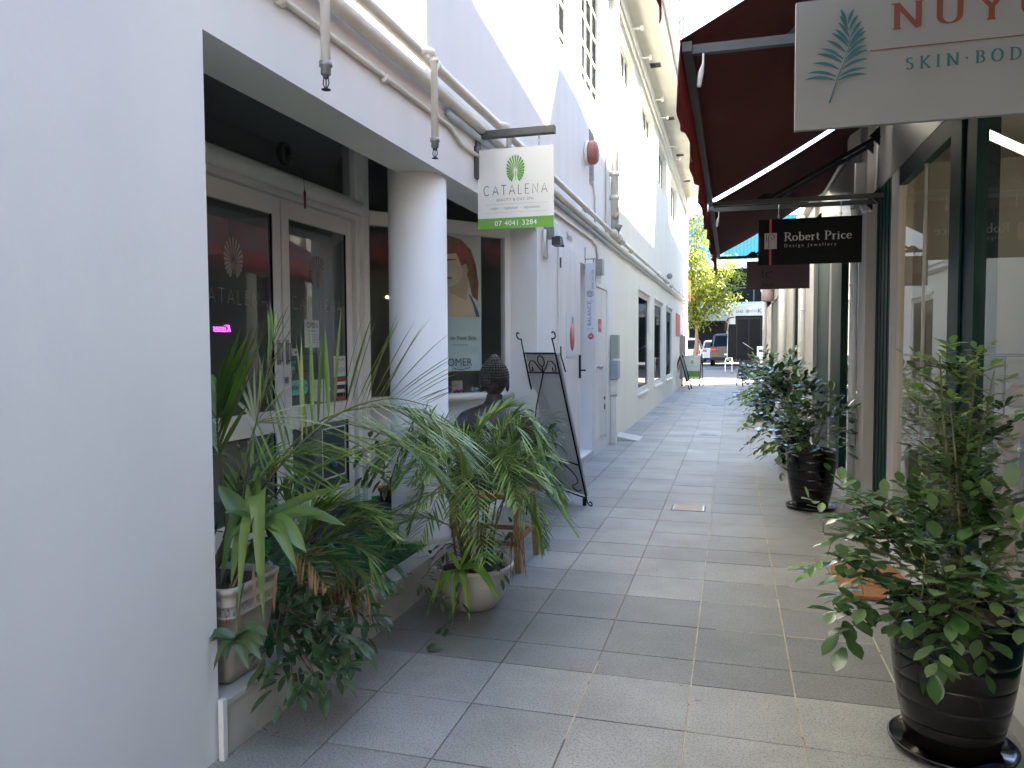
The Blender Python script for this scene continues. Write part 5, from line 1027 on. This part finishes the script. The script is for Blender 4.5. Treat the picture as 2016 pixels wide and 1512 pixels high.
b.add(vs, [(i*N_+k, i*N_+(k+1) % N_, (i+1)*N_+(k+1) % N_, (i+1)*N_+k) for i in range(12) for k in range(N_)]+[tuple(range(N_-1,-1,-1)), tuple(12*N_+k for k in range(N_))], None, True)
for s in (-1, 1):
    b.tube(catmull([sp3(-.01, s*.17, .95), sp3(-.02, s*.225, .86), sp3(.02, s*.245, .74), sp3(.12, s*.20, .63), sp3(.20, s*.08, .60)], 10), [.055,.06,.056,.052,.05,.048,.045,.042,.038,.034,.03], 12)
    b.sphere(sp3(.12, s*.22, .55), (.10,.10,.065), 14, 9); b.sphere(sp3(.21, s*.05, .60), (.045,.045,.03), 10, 7)
o = b.build('body', M_statue, st); rm = o.modifiers.new('r', 'REMESH'); rm.mode = 'VOXEL'; rm.voxel_size = .011; rm.use_smooth_shade = True; smm = o.modifiers.new('s', 'SMOOTH'); smm.iterations = 4
b = B(); b.sphere(sp3(.005,0,1.185), (.078,.083,.105), 20, 14); b.sphere(sp3(.075,0,1.165), (.02,.014,.022), 8, 6); b.sphere(sp3(.07,0,1.135), (.012,.02,.007), 8, 5)
for s in (-1, 1): b.sphere(sp3(.0, s*.085, 1.15), (.014,.012,.045), 8, 6); b.sphere(sp3(.072, s*.03, 1.19), (.010,.014,.006), 8, 5)
hd = b.build('head', M_statue, st)
b = B()
for j in range(13):
    ph = -.55+j*.17; zc = 1.205+.105*math.sin(ph)
    rr = .088*math.cos(ph) if ph < 1.35 else .02
    n_ = max(5, int(2*math.pi*rr/.0165))
    for k in range(n_):
        a = 2*math.pi*(k+.5*(j % 2))/n_; 
        if zc < 1.20 and math.cos(a) > .35: continue
        b.sphere(sp3(rr*math.cos(a), rr*1.03*math.sin(a), zc), (.0098,.0098,.0092), 7, 5)
for j, (rr, zc) in enumerate(((.044,1.30),(.034,1.315),(.022,1.33),(.010,1.343))):
    n_ = max(3, int(2*math.pi*rr/.015)); [b.sphere(sp3(rr*math.cos(2*math.pi*k/n_), rr*math.sin(2*math.pi*k/n_), zc), .0095, 7, 5) for k in range(n_)]
b.sphere(sp3(0,0,1.31), (.036,.036,.04), 12, 8); b.build('hair_knots', M_statue, st)
random.seed(71)
ramble('leafy_plant', 'dark broad leaved plant growing between statue and iron easel', (-1.45, 5.35, .3), [(at(*q), 8) for q in ((1045,840,5.4),(1060,870,5.4),(1035,880,5.3),(1070,830,5.5),(1080,860,5.4),(1030,910,5.2),(1060,900,5.3))], .14, L_dark, 8, rr=.07)
ramble('lime_plant', 'cluster of bright lime leaves just right of the statue', (-1.35, 4.95, .4), [(at(*q), 9) for q in ((1060,895,4.9),(1075,910,4.9),(1045,905,4.85),(1055,925,4.85))], .075, L_lime, 8, rr=.045)
ramble('leafy_plant', 'small leafy plant in the recess left of the column base', (-2.2, 5.3, .25), [(at(*q), 9) for q in ((745,900,5.0),(735,930,5.0),(760,940,5.1),(730,880,5.0))], .12, L_dark, 8, rr=.07)

# ------------------------------------------------------------------ iron easel with board
FL, FR = Vector((-1.60, 6.93, 0)), Vector((-1.205, 6.56, 0)); TL, TR = at(1031, 694, 6.5), at(1093, 694, 6.3)
def EP(s, q, off=0.):
    p = FL.lerp(FR, s).lerp(TL.lerp(TR, s), q); nn = (TL-FL).cross(TR-FL).normalized(); return p+nn*off
sg_ = 1 if (TL-FL).cross(TR-FL).dot(Vector((0,1,0))) > 0 else -1      # board lies on the far side
t = thing('easel', 'black wrought iron easel with scrollwork holding a grey board', 'easel', (-1.45, 6.6, 0))
def scroll(c, r0, a0, turns, sx=1, n=20):       # spiral in the easel plane, in (s,q) units scaled
    out = []
    for i in range(n+1):
        f = i/n; a = a0+turns*2*math.pi*f; r_ = r0*(1-.72*f); out.append((c[0]+sx*r_*math.cos(a)/.48, c[1]+r_*math.sin(a)/1.42))
    return out
b = B()
for s in (0, 1):
    b.tube([EP(s, q) for q in (.035, .2, .4, .6, .8, 1.0)], .0075, 8)
b.build('frame_leg', M_iron, t)
b = B()
for s, sx in ((0, -1), (1, 1)):
    b.tube([EP(s, 1.0), EP(s, 1.05)]+[EP(*q) for q in scroll((s-.05 if s == 0 else s+.05, 1.115), .05, math.pi*1.0 if s else 0, .9 if s else -.9, 1)[3:]], .006, 7)
    b.tube([EP(s, .04), EP(s+sx*.02, .015)]+[EP(*q) for q in scroll((s+sx*.09, .022), .028, math.pi*1.2 if s else -.2, .85*sx, 1)], .006, 7)
b.build('end_scroll', M_iron, t)
b = B(); b.tube([EP(0, .995), EP(1, .995)], .007, 8); b.tube([EP(0, .87), EP(1, .87)], .006, 8); b.tube([EP(0, .30), EP(1, .27)], .006, 8); b.tube([EP(0, .07), EP(1, .05)], .007, 8); b.build('crossbar', M_iron, t)
b = B()
b.tube([EP(.5+.10*math.cos(R(a)), .945+.035*math.sin(R(a))) for a in range(0, 361, 24)], .005, 6)
b.tube([EP(.5, .91), EP(.5, .87)], .005, 6)
for sx in (-1, 1):
    b.tube([EP(*q) for q in [(.5, .872), (.5+sx*.12, .905), (.5+sx*.22, .945), (.5+sx*.34, .945), (.5+sx*.42, .915), (.5+sx*.40, .882), (.5+sx*.31, .882), (.5+sx*.32, .905)]], .005, 6)
    b.tube([EP(*q) for q in catmull([(.5+sx*.20,.26,0), (.5+sx*.10,.275,0), (.5+sx*.06,.25,0), (.5+sx*.16,.235,0), (.5+sx*.30,.20,0), (.5+sx*.36,.15,0), (.5+sx*.16,.11,0), (.5+sx*.30,.085,0), (.5+sx*.40,.10,0)], 28) for q in [(q[0], q[1])]] if False else [EP(q.x, q.y) for q in catmull([(.5+sx*.20,.26,0), (.5+sx*.10,.275,0), (.5+sx*.06,.25,0), (.5+sx*.16,.235,0), (.5+sx*.30,.20,0), (.5+sx*.36,.15,0), (.5+sx*.16,.11,0), (.5+sx*.30,.085,0), (.5+sx*.40,.10,0)], 28)], .005, 6)
b.build('scrollwork', M_iron, t)
b = B(); g_ = at(1035, 1010, 5.9); g_ = Vector((g_.x, g_.y, 0)); b.tube([EP(.5, .87), at(1056, 800, 6.25), EP(.5,.87).lerp(g_, .97)], .006, 7); b.build('rear_strut', M_iron, t)
b = B(); b.bar(EP(.96, .05), EP(.96, .05)+Vector((0,0,-.065)), .03, .05, (0,1,0)); b.build('foot', M_iron, t); b = B(); b.bar(EP(.04, .07), EP(.04, .07)+Vector((0,0,-.09)), .03, .05, (0,1,0)); b.build('foot', M_iron, t)
bo_ = thing('sign_board', 'plain grey back of a board resting on the iron easel', 'board', EP(.5, .5, sg_*.02))
b = B(); q4 = [EP(.02, .08, sg_*.012), EP(1.03, .06, sg_*.012), EP(1.06, .99, sg_*.012), EP(.02, 1.0, sg_*.012)]; q5 = [p+(EP(.5,.5,sg_*.02)-EP(.5,.5)) .normalized()*.012 for p in q4]
b.add(q4+q5, [(0,1,2,3), (7,6,5,4), (0,4,5,1), (1,5,6,2), (2,6,7,3), (3,7,4,0)]); b.build('board', mat('board_back', (.52,.53,.55), .6, c2=(.47,.48,.50), scale=3), bo_)
b = B(); b.tube([EP(1.07, .99, sg_*.03), EP(1.11, .87, sg_*.03)], .006, 6); b.build('clip', M_iron, bo_)

# ------------------------------------------------------------------ A-frame boards at the alley mouth
def aframe(lab, c, rot, wd, h, face, green=True):
    t = thing('pavement_sign', lab, 'pavement sign', c); c = Vector(c); u = Vector((math.cos(rot), math.sin(rot), 0)); f = Vector((-u.y, u.x, 0))
    for sf in (-1, 1):
        b = B()
        for su in (-1, 1): b.tube([c+u*su*wd/2+Vector((0,0,h)), c+u*su*wd/2+f*sf*.30], .019, 7)
        b.tube([c-u*wd/2+f*sf*.22+Vector((0,0,h*.22)), c+u*wd/2+f*sf*.22+Vector((0,0,h*.22))], .01, 6); b.build('frame', M_black, t)
        p0 = c-u*wd*.46+f*sf*.20+Vector((0,0,h*.24)); v_ = (Vector((0,0,h*.70))-f*sf*.185); b = B(); th = f*sf*.012
        q = [p0+th, p0+u*wd*.92+th, p0+u*wd*.92+v_+th, p0+v_+th]; b.add(q+[a-th for a in q], [(0,1,2,3),(7,6,5,4),(0,4,5,1),(1,5,6,2),(2,6,7,3),(3,7,4,0)]); bd = b.build('panel', face, t)
        if green and sf == -1:
            vn = v_.normalized(); nrm = -(u.cross(vn)) if False else th.normalized()*.006
            b = B(); a_ = p0+th+nrm+vn*.06; b.add([a_, a_+u*wd*.92, a_+u*wd*.92+vn*.20, a_+vn*.20], [(0,1,2,3)]); b.build('green_band', M_band, bd)
            fanleaf(p0+th+nrm+u*wd*.46+vn*.56, tuple(u), tuple(vn), .085, 'leaf_logo', M_leafg, bd, n=15); lettering('CATALEnA', .06, p0+th+nrm+u*wd*.08+vn*.40, tuple(u), tuple(vn), 'lettering', M_txtg, bd, .07, .07, .3, False, width=wd*.76)
aframe('pale spa pavement sign with green band at left of alley mouth', (at(1363,760,27).x, 27.2, 0), R(-10), .60, 1.12, M_sign)
aframe('black folding stand seen end on, against wall at alley mouth', (at(1341,768,25).x, 25, 0), R(84), .5, 1.08, M_dsteel, False)
aframe('dark framed pavement sign at the right of alley mouth', (.55, 27.4, 0), R(20), .6, .95, M_dsteel, False)

# ------------------------------------------------------------------ street beyond
def car(lab, cx, y, z, body, L=4.4, wd=1.8, h=1.5, suv=True, rot=0.):
    t = thing('parked_car', lab, 'car', (cx, y+L/2, z), 'cars parked across the street'); b = B()
    m_ = 14; secs = []
    hb = h*.58 if suv else h*.62
    def sec(yy, w0, zb, belt, wr, zr):      # ring of points bottom-left ... mirrored
        hw = w0/2; return [(-hw*.92, zb), (-hw, zb+.12), (-hw, belt-.12), (-hw*.97, belt), (-wr/2, zr-.06), (-wr/2+.1, zr), (0, zr+.02)]
    P_ = [(0, .94, .32, hb, None), (.06, 1, .24, hb+.02, None), (.5, 1, .2, hb+.04, 1), (L*.55, 1, .2, hb+.02, 1), (L*.72, 1, .2, hb-.03, None), (L*.97, .95, .25, hb-.14, None), (L, .88, .35, hb-.22, None)]
    rf = {2: (.80*wd, h), 3: (.80*wd, h*.985)}
    rings = []
    for i, (yy, k, zb, belt, r_) in enumerate(P_):
        wr, zr = rf[i] if i in rf else (wd*k*.9, belt+.005)
        s = sec(yy, wd*k, zb, belt, wr, zr); rings.append([(cx+a, y+yy, z+c) for a, c in s]+[(cx-a, y+yy, z+c) for a, c in s[-2::-1]])
    vs = [p for r_ in rings for p in r_]; m_ = len(rings[0]); b.add(vs, [(i*m_+k, i*m_+k+1, (i+1)*m_+k+1, (i+1)*m_+k) for i in range(len(rings)-1) for k in range(m_-1)]+[tuple(range(m_)), tuple((len(rings)-1)*m_+k for k in range(m_-1,-1,-1))], None, False)
    o = b.build('body', body, t, bevel=.03)
    # windows
    b = B(); yb, yt = y+.08, y+.46; zb, zt = z+hb+.05, z+h-.10; b.add([(cx-wd*.40,yb-.02,zb),(cx+wd*.40,yb-.02,zb),(cx+wd*.35,yt-.06,zt),(cx-wd*.35,yt-.06,zt)], [(0,1,2,3)]); b.build('rear_window', M_boardb, t)
    for s in (-1, 1):
        b = B(); xs = cx+s*(wd/2+.012); xt = cx+s*(wd*.42); b.add([(xs,y+.35,zb),(xs,y+L*.70,zb),(xt,y+L*.56,zt),(xt,y+.6,zt)], [(0,1,2,3)]); b.build('side_window', M_boardb, t)
        b = B(); b.box((cx+s*wd*.30, y-.015, z+hb-.20), (cx+s*wd*.49, y+.12, z+hb-.03)); b.build('tail_light', mat('tail_light', (.45,.02,.02), .2), t, bevel=.02)
        for yy in (.75, L-.85):
            b = B(); b.lathe((cx+s*(wd/2-.10)-.10, y+yy, z+.32), [(.20,0),(.31,.01),(.32,.03),(.32,.18),(.31,.2),(.20,.2)], 20, 'x'); wh = b.build('wheel', M_black, t); b = B(); b.lathe((cx+s*(wd/2-.10)-.105, y+yy, z+.32), [(0,0),(.19,.004),(.19,.206),(0,.21)], 14, 'x'); b.build('rim', M_steel, wh)
    b = B(); b.box((cx-wd*.46, y-.05, z+.28), (cx+wd*.46, y+.05, z+.46)); b.build('bumper', M_black if suv else body, t, bevel=.02)
    b = B(); b.box((cx-.19, y-.056, z+.56), (cx+.19, y-.02, z+.66)); b.build('number_plate', M_paper, t)
M_carw = mat('white_car_paint', (.34,.36,.39), .25, coat=.6, c2=(.31,.33,.36), scale=1); M_card = mat('dark_car_paint', (.03,.03,.032), .25, .2, coat=.5, c2=(.035,.035,.037), scale=1)
car('white hatchback SUV parked at left of alley mouth view', at(1346,700,42).x, 42, .30, M_carw); car('small white sedan parked between the two larger cars', at(1408,700,49).x, 49, .34, M_carw, 4.3, 1.72, 1.38, False); car('dark grey SUV parked just left of the bus front', at(1433,700,42.5).x, 42.5, .30, M_card, 4.6, 1.86, 1.72)
# bus side-on
BX = at(1431, 700, 38).x; BZ = .29
t = thing('bus', 'white city bus with black glazing standing across the alley end', 'bus', (BX+5, 39, BZ))
b = B(); pf = [(.0,.35),(-.0,1.0),(.04,2.0),(.12,2.55),(.25,2.85),(.5,2.98),(.9,3.0),(1.3,3.13),(1.8,3.25),(9.5,3.26),(10.4,3.1),(11.4,3.0),(11.5,2.6),(11.5,.35)]
b.add([(BX+p[0], y_, BZ+p[1]) for y_ in (38, 40.45) for p in pf], [tuple(range(14)), tuple(range(27,13,-1))]+[(i, 14+i, 14+(i+1) % 14, (i+1) % 14) for i in range(14)]); b.build('body', mat('bus_white', (.30,.34,.40), .3, coat=.3, c2=(.28,.32,.37), scale=1), t, bevel=.08)
b = B(); b.add([(BX+p[0], 37.99, BZ+p[1]) for p in ((.03,.45),(.05,1.9),(.08,2.12),(.38,2.12),(.38,2.52),(11.3,2.52),(11.3,.95),(3.9,.95),(3.9,.40),(.4,.40))], [tuple(range(10))]); b.build('side_glazing', M_boardb, t)
b = B(); b.box((BX+.3, 37.97, BZ+.30), (BX+11.4, 37.988, BZ+.40)); b.build('skirt', M_black, t)
for x_ in (.42, 1.62):
    b = B(); y_ = 37.975
    for a_, c_ in ((0, .05), (.55, .6), (1.1, 1.15)): b.box((BX+x_+a_, y_, BZ+.42), (BX+x_+c_, y_+.012, BZ+2.42))
    b.box((BX+x_, y_-.001, BZ+2.36), (BX+x_+1.15, y_+.013, BZ+2.42)); d_ = b.build('door', M_black, t)
    b = B(); s_ = 1 if x_ < 1 else -1; xa = BX+x_+.3; b.tube([(xa, y_-.03, BZ+(1.25 if s_ > 0 else .9)), (xa+.5, y_-.03, BZ+(.9 if s_ > 0 else 1.3))], .016, 6); b.build('grab_rail', M_steel, d_)
for x_ in (2.9, 8.4):
    b = B(); b.lathe((BX+x_+1.6, 37.98, BZ+.48), [(.28,0),(.47,.01),(.48,.04),(.48,.3),(.28,.31)], 24, 'y'); b.build('wheel', M_black, t)
text('KiNETIC', .30, (BX+1.38, 37.97, BZ+2.64), UX, EZ, 'lettering', M_txt, t, sp=1.15); text('2540', .17, (BX+.38, 37.97, BZ+2.66), UX, EZ, 'lettering', M_txt, t)
b = B(); b.lathe((BX+.92, 37.975, BZ+2.74), [(.08,0),(.08,-.004)], 14, 'y'); b.box((BX+1.03, 37.97, BZ+2.71), (BX+1.40, 37.976, BZ+2.73)); b.box((BX+1.03, 37.97, BZ+2.76), (BX+1.32, 37.976, BZ+2.775)); b.build('emblem', M_txtg, t)
b = B(); b.tube([(BX+.3, 37.9, BZ+2.45), (BX+.05, 37.8, BZ+2.4), (BX-.05, 37.8, BZ+2.2)], .025, 6); b.box((BX-.12, 37.75, BZ+1.8), (BX+.02, 37.85, BZ+2.2)); b.build('mirror', M_black, t)
t = thing('bike_rack', 'white tubular hoop rail on the footpath beside bus front', 'rail', at(1432,716,36)); b = B(); a_, c_ = at(1428,716,36), at(1441,716,36)
b.tube([(a_.x, 36, .2), (a_.x, 36, .72), (a_.x+.04, 36, .82), (c_.x, 36, .84), (c_.x, 36, .2)], .022, 8); b.build('hoop', M_txtw, t)
t = thing('info_post', 'white street information panel in front of the bus', 'sign', at(1498,716,35)); p_ = at(1498,700,35); b = B(); b.box((p_.x-.16, 34.97, .22), (p_.x+.18, 35.05, 1.35)); b.build('panel', M_txtw, t); b = B(); b.lathe((p_.x, 34.965, .55), [(.07,0),(.07,-.003)], 16, 'y'); b.box((p_.x-.1, 34.96, 1.1), (p_.x+.12, 34.966, 1.22)); b.build('emblem', M_txt, t)
# buildings across the street
t = thing('office_building', 'office block with teal corrugated cladding above dark strip glazing', 'building', (0, 62, 0))
b = B(); b.box((-30, 60.5, 0), (40, 75, 7.9)); b.build('wall', mat('concrete_panel', (.20,.20,.18), .7, c2=(.16,.16,.15), scale=.6), t)
M_cor = bpy.data.materials.new('teal_cladding'); M_cor.use_nodes = True; n = M_cor.node_tree; wv = n.nodes.new('ShaderNodeTexWave'); wv.inputs['Scale'].default_value = 1.2; tc = n.nodes.new('ShaderNodeTexCoord'); n.links.new(tc.outputs['Object'], wv.inputs[0])
cr = n.nodes.new('ShaderNodeValToRGB'); cr.color_ramp.elements[0].color = (.03,.20,.28,1); cr.color_ramp.elements[1].color = (.05,.28,.38,1); n.links.new(wv.outputs[0], cr.inputs[0]); n.links.new(cr.outputs[0], n.nodes['Principled BSDF'].inputs['Base Color']); n.nodes['Principled BSDF'].inputs['Roughness'].default_value = .5
b = B(); b.box((-30, 60, 7.92), (40, 75, 11.0)); b.build('cladding', M_cor, t)
b = B(); b.box((-30, 60.2, 7.2), (40, 60.49, 7.9)); b.build('white_fascia', M_pale, t)
b = B(); b.box((-30, 60.4, 4.4), (40, 60.49, 7.19)); wn_ = b.build('window', M_boardb, t)
b = B(); [b.box((-30+k*2.1, 60.3, 4.4), (-29.9+k*2.1, 60.399, 7.19)) for k in range(33)]; b.box((-30, 60.31, 5.7), (40, 60.39, 5.78)); b.build('mullion', M_dsteel, wn_)
b = B(); b.box((-30, 57.5, 3.2), (40, 60.29, 3.9)); b.build('balcony', mat('concrete_panel', (.2,.2,.18)), t); b = B(); b.box((-30, 57.5, 4.45), (40, 57.56, 4.52)); b.box((-30, 57.52, 3.9), (40, 57.54, 4.44)); b.build('balustrade', MATS['grey_plastic'], t)
b = B(); b.box((-30, 60.3, .3), (40, 60.45, 3.2)); b.build('shop_glazing', M_boardb, t); b = B(); [b.box((-30+k*3.7, 57.8, .3), (-29.75+k*3.7, 58.1, 3.2)) for k in range(19)]; b.build('column', M_rawwood, t)
t = thing('shade_tower', 'unseen tall beige block added to shade the bus and road', 'building', (28, 53, 0)); b = B(); b.box((17, 49.5, 0), (45, 57.3, 27)); b.build('wall', M_cream, t)  # unseen tower, added to keep the bus and road in shade
b = B(); [b.box((16.9, 50.3+q*1.8, 3+k*3.2), (16.98, 51.3+q*1.8, 4.8+k*3.2)) for q in range(4) for k in range(6)]; [b.box((18+q*3, 49.4, 3+k*3.2), (19.6+q*3, 49.48, 4.8+k*3.2)) for q in range(10) for k in range(6)]; b.build('window', M_boardb, t)
t = thing('fill_facade', 'unseen facade added behind the viewer to bounce sunlight into the alley', 'building', (2, -12, 0)); b = B(); b.box((-9, -13, -.12), (14, -12, 9)); b.build('wall', mat('fill_stucco', (.36,.35,.33), .8, c2=(.30,.29,.27), scale=2), t)  # unseen wall added behind the camera as sunlit fill
b = B(); [b.box((-8+q*2.6, -12.02, .9+k*3), (-6.6+q*2.6, -11.97, 2.4+k*3)) for q in range(8) for k in range(3)]; b.build('window', M_boardb, t)
b = B(); b.box((-9, -11.9, -.118), (14, -3.1, -.03)); b.build('fill_paving', M_sand, kind='structure')  # pale paving added behind the camera, bounces fill with the facade
# street trees
random.seed(81)
def tree(lab, base, trunk, blobs, leaf, n, m, group='street trees past the alley mouth'):
    t = thing('street_tree', lab, 'tree', base, group); bs, bl = B(), B(); tp = Vector(trunk); bs.tube(catmull([base, Vector(base).lerp(tp, .5)+Vector((.08,0,0)), tp], 8), [.14-.01*i for i in range(9)], 8)
    for c, r_ in blobs:
        c = Vector(c); bs.tube(catmull([tp, tp.lerp(c, .5)+Vector((rnd(-.2,.2), 0, .1)), c], 8), [.06-.006*i for i in range(9)], 6)
        sub = [c+Vector((rnd(-1,1), rnd(-1,1), rnd(-1,1)))*r_*.75 for _ in range(7)]
        for k in range(int(n*r_*r_)):
            s = random.choice(sub); q = s+Vector((random.gauss(0,1), random.gauss(0,1), random.gauss(0,1)))*r_*.27; d = Vector((rnd(-1,1), rnd(-1,1), rnd(-1,.3)))
            blade(bl, q, d, leaf*rnd(.7,1.3), leaf*.55, 1.5, 2, .3, peak=.5)
    bs.build('trunk', M_bark, t); bl.build('crown', m, t)
Bt = lambda px_, py_, Y, r_: (at(px_, py_, Y), r_)
tree('leafy yellow green street tree behind the parked white cars', tuple(at(1366,714,38)), at(1371,640,38), [Bt(1365,600,38,1.0), Bt(1395,595,38,1.1), Bt(1425,560,38.5,1.0), Bt(1380,550,38,1.2), Bt(1415,530,39,.9), Bt(1360,520,38,1.0), Bt(1395,615,37.5,.9), Bt(1375,490,38.5,.8), Bt(1368,450,39,.6), Bt(1385,470,39,.5), Bt(1345,570,38,1.1), Bt(1362,425,39,.45), Bt(1378,420,39,.35), Bt(1350,610,38,.9)], .17, 520, L_tree)
tree('slender thin crowned street tree right of the yellow green one', tuple(at(1348,714,44)), at(1352,600,44), [Bt(1352,540,44,1.2), Bt(1440,600,46,.8), Bt(1360,460,44,1.0), Bt(1345,480,44,1.0)], .2, 260, L_tree)
# signage and mast at end of left wall
t = thing('projecting_sign', 'bright red and orange folded sign projecting from the wall end', 'sign', at(1350,570,29.5)); b = B(); K_ = [at(*q, 29.5) for q in ((1344,577),(1353,583),(1359,590))]
b.add([at(1344,577,29.5), at(1355,592,29.5), at(1359,592,29.5), at(1359,552,29.5), at(1355,556,29.5), at(1355,580,29.5)]+[at(1344,577,29.5)+Vector((0,.2,0)), at(1355,592,29.5)+Vector((0,.2,0)), at(1359,592,29.5)+Vector((0,.2,0)), at(1359,552,29.5)+Vector((0,.2,0)), at(1355,556,29.5)+Vector((0,.2,0)), at(1355,580,29.5)+Vector((0,.2,0))], [(0,5,4,3,2,1), (6,7,8,9,10,11)]+[(i, (i+1) % 6, 6+(i+1) % 6, 6+i) for i in range(6)]); b.build('panel', mat('signal_red', (.75,.05,.02), .4, c2=(.8,.09,.02), scale=3), t)
b = B(); q_ = at(1357,565,29.48); b.box((q_.x-.04, 29.47, q_.z-.3), (q_.x+.03, 29.485, q_.z+.25)); b.build('orange_edge', M_orange, t)
t = thing('roof_mast', 'slender lattice aerial mast with orange bands on the white roof', 'mast', (-1.9, 28, 7.4)); b = B()
m0 = at(1337, 60, 28); xs_ = [(m0.x-.22, 28), (m0.x+.16, 28), (m0.x, 28.3)]
for x_, y_ in xs_: b.tube([(x_, y_, 7.1), (x_, y_, 17)], .022, 6)
for k in range(24):
    z_ = 7.3+k*.4
    for i in range(3): j = (i+1) % 3; b.tube([(xs_[i][0], xs_[i][1], z_), (xs_[j][0], xs_[j][1], z_+(.4 if k % 2 else 0)+.0)], .012, 5)
b.build('lattice', M_dsteel, t); b = B(); [b.tube([(xs_[i][0], xs_[i][1], z_), (xs_[i][0], xs_[i][1], z_+.8)], .03, 6) for i in range(3) for z_ in (11, 13.5)]; b.build('orange_band', M_orange, t)
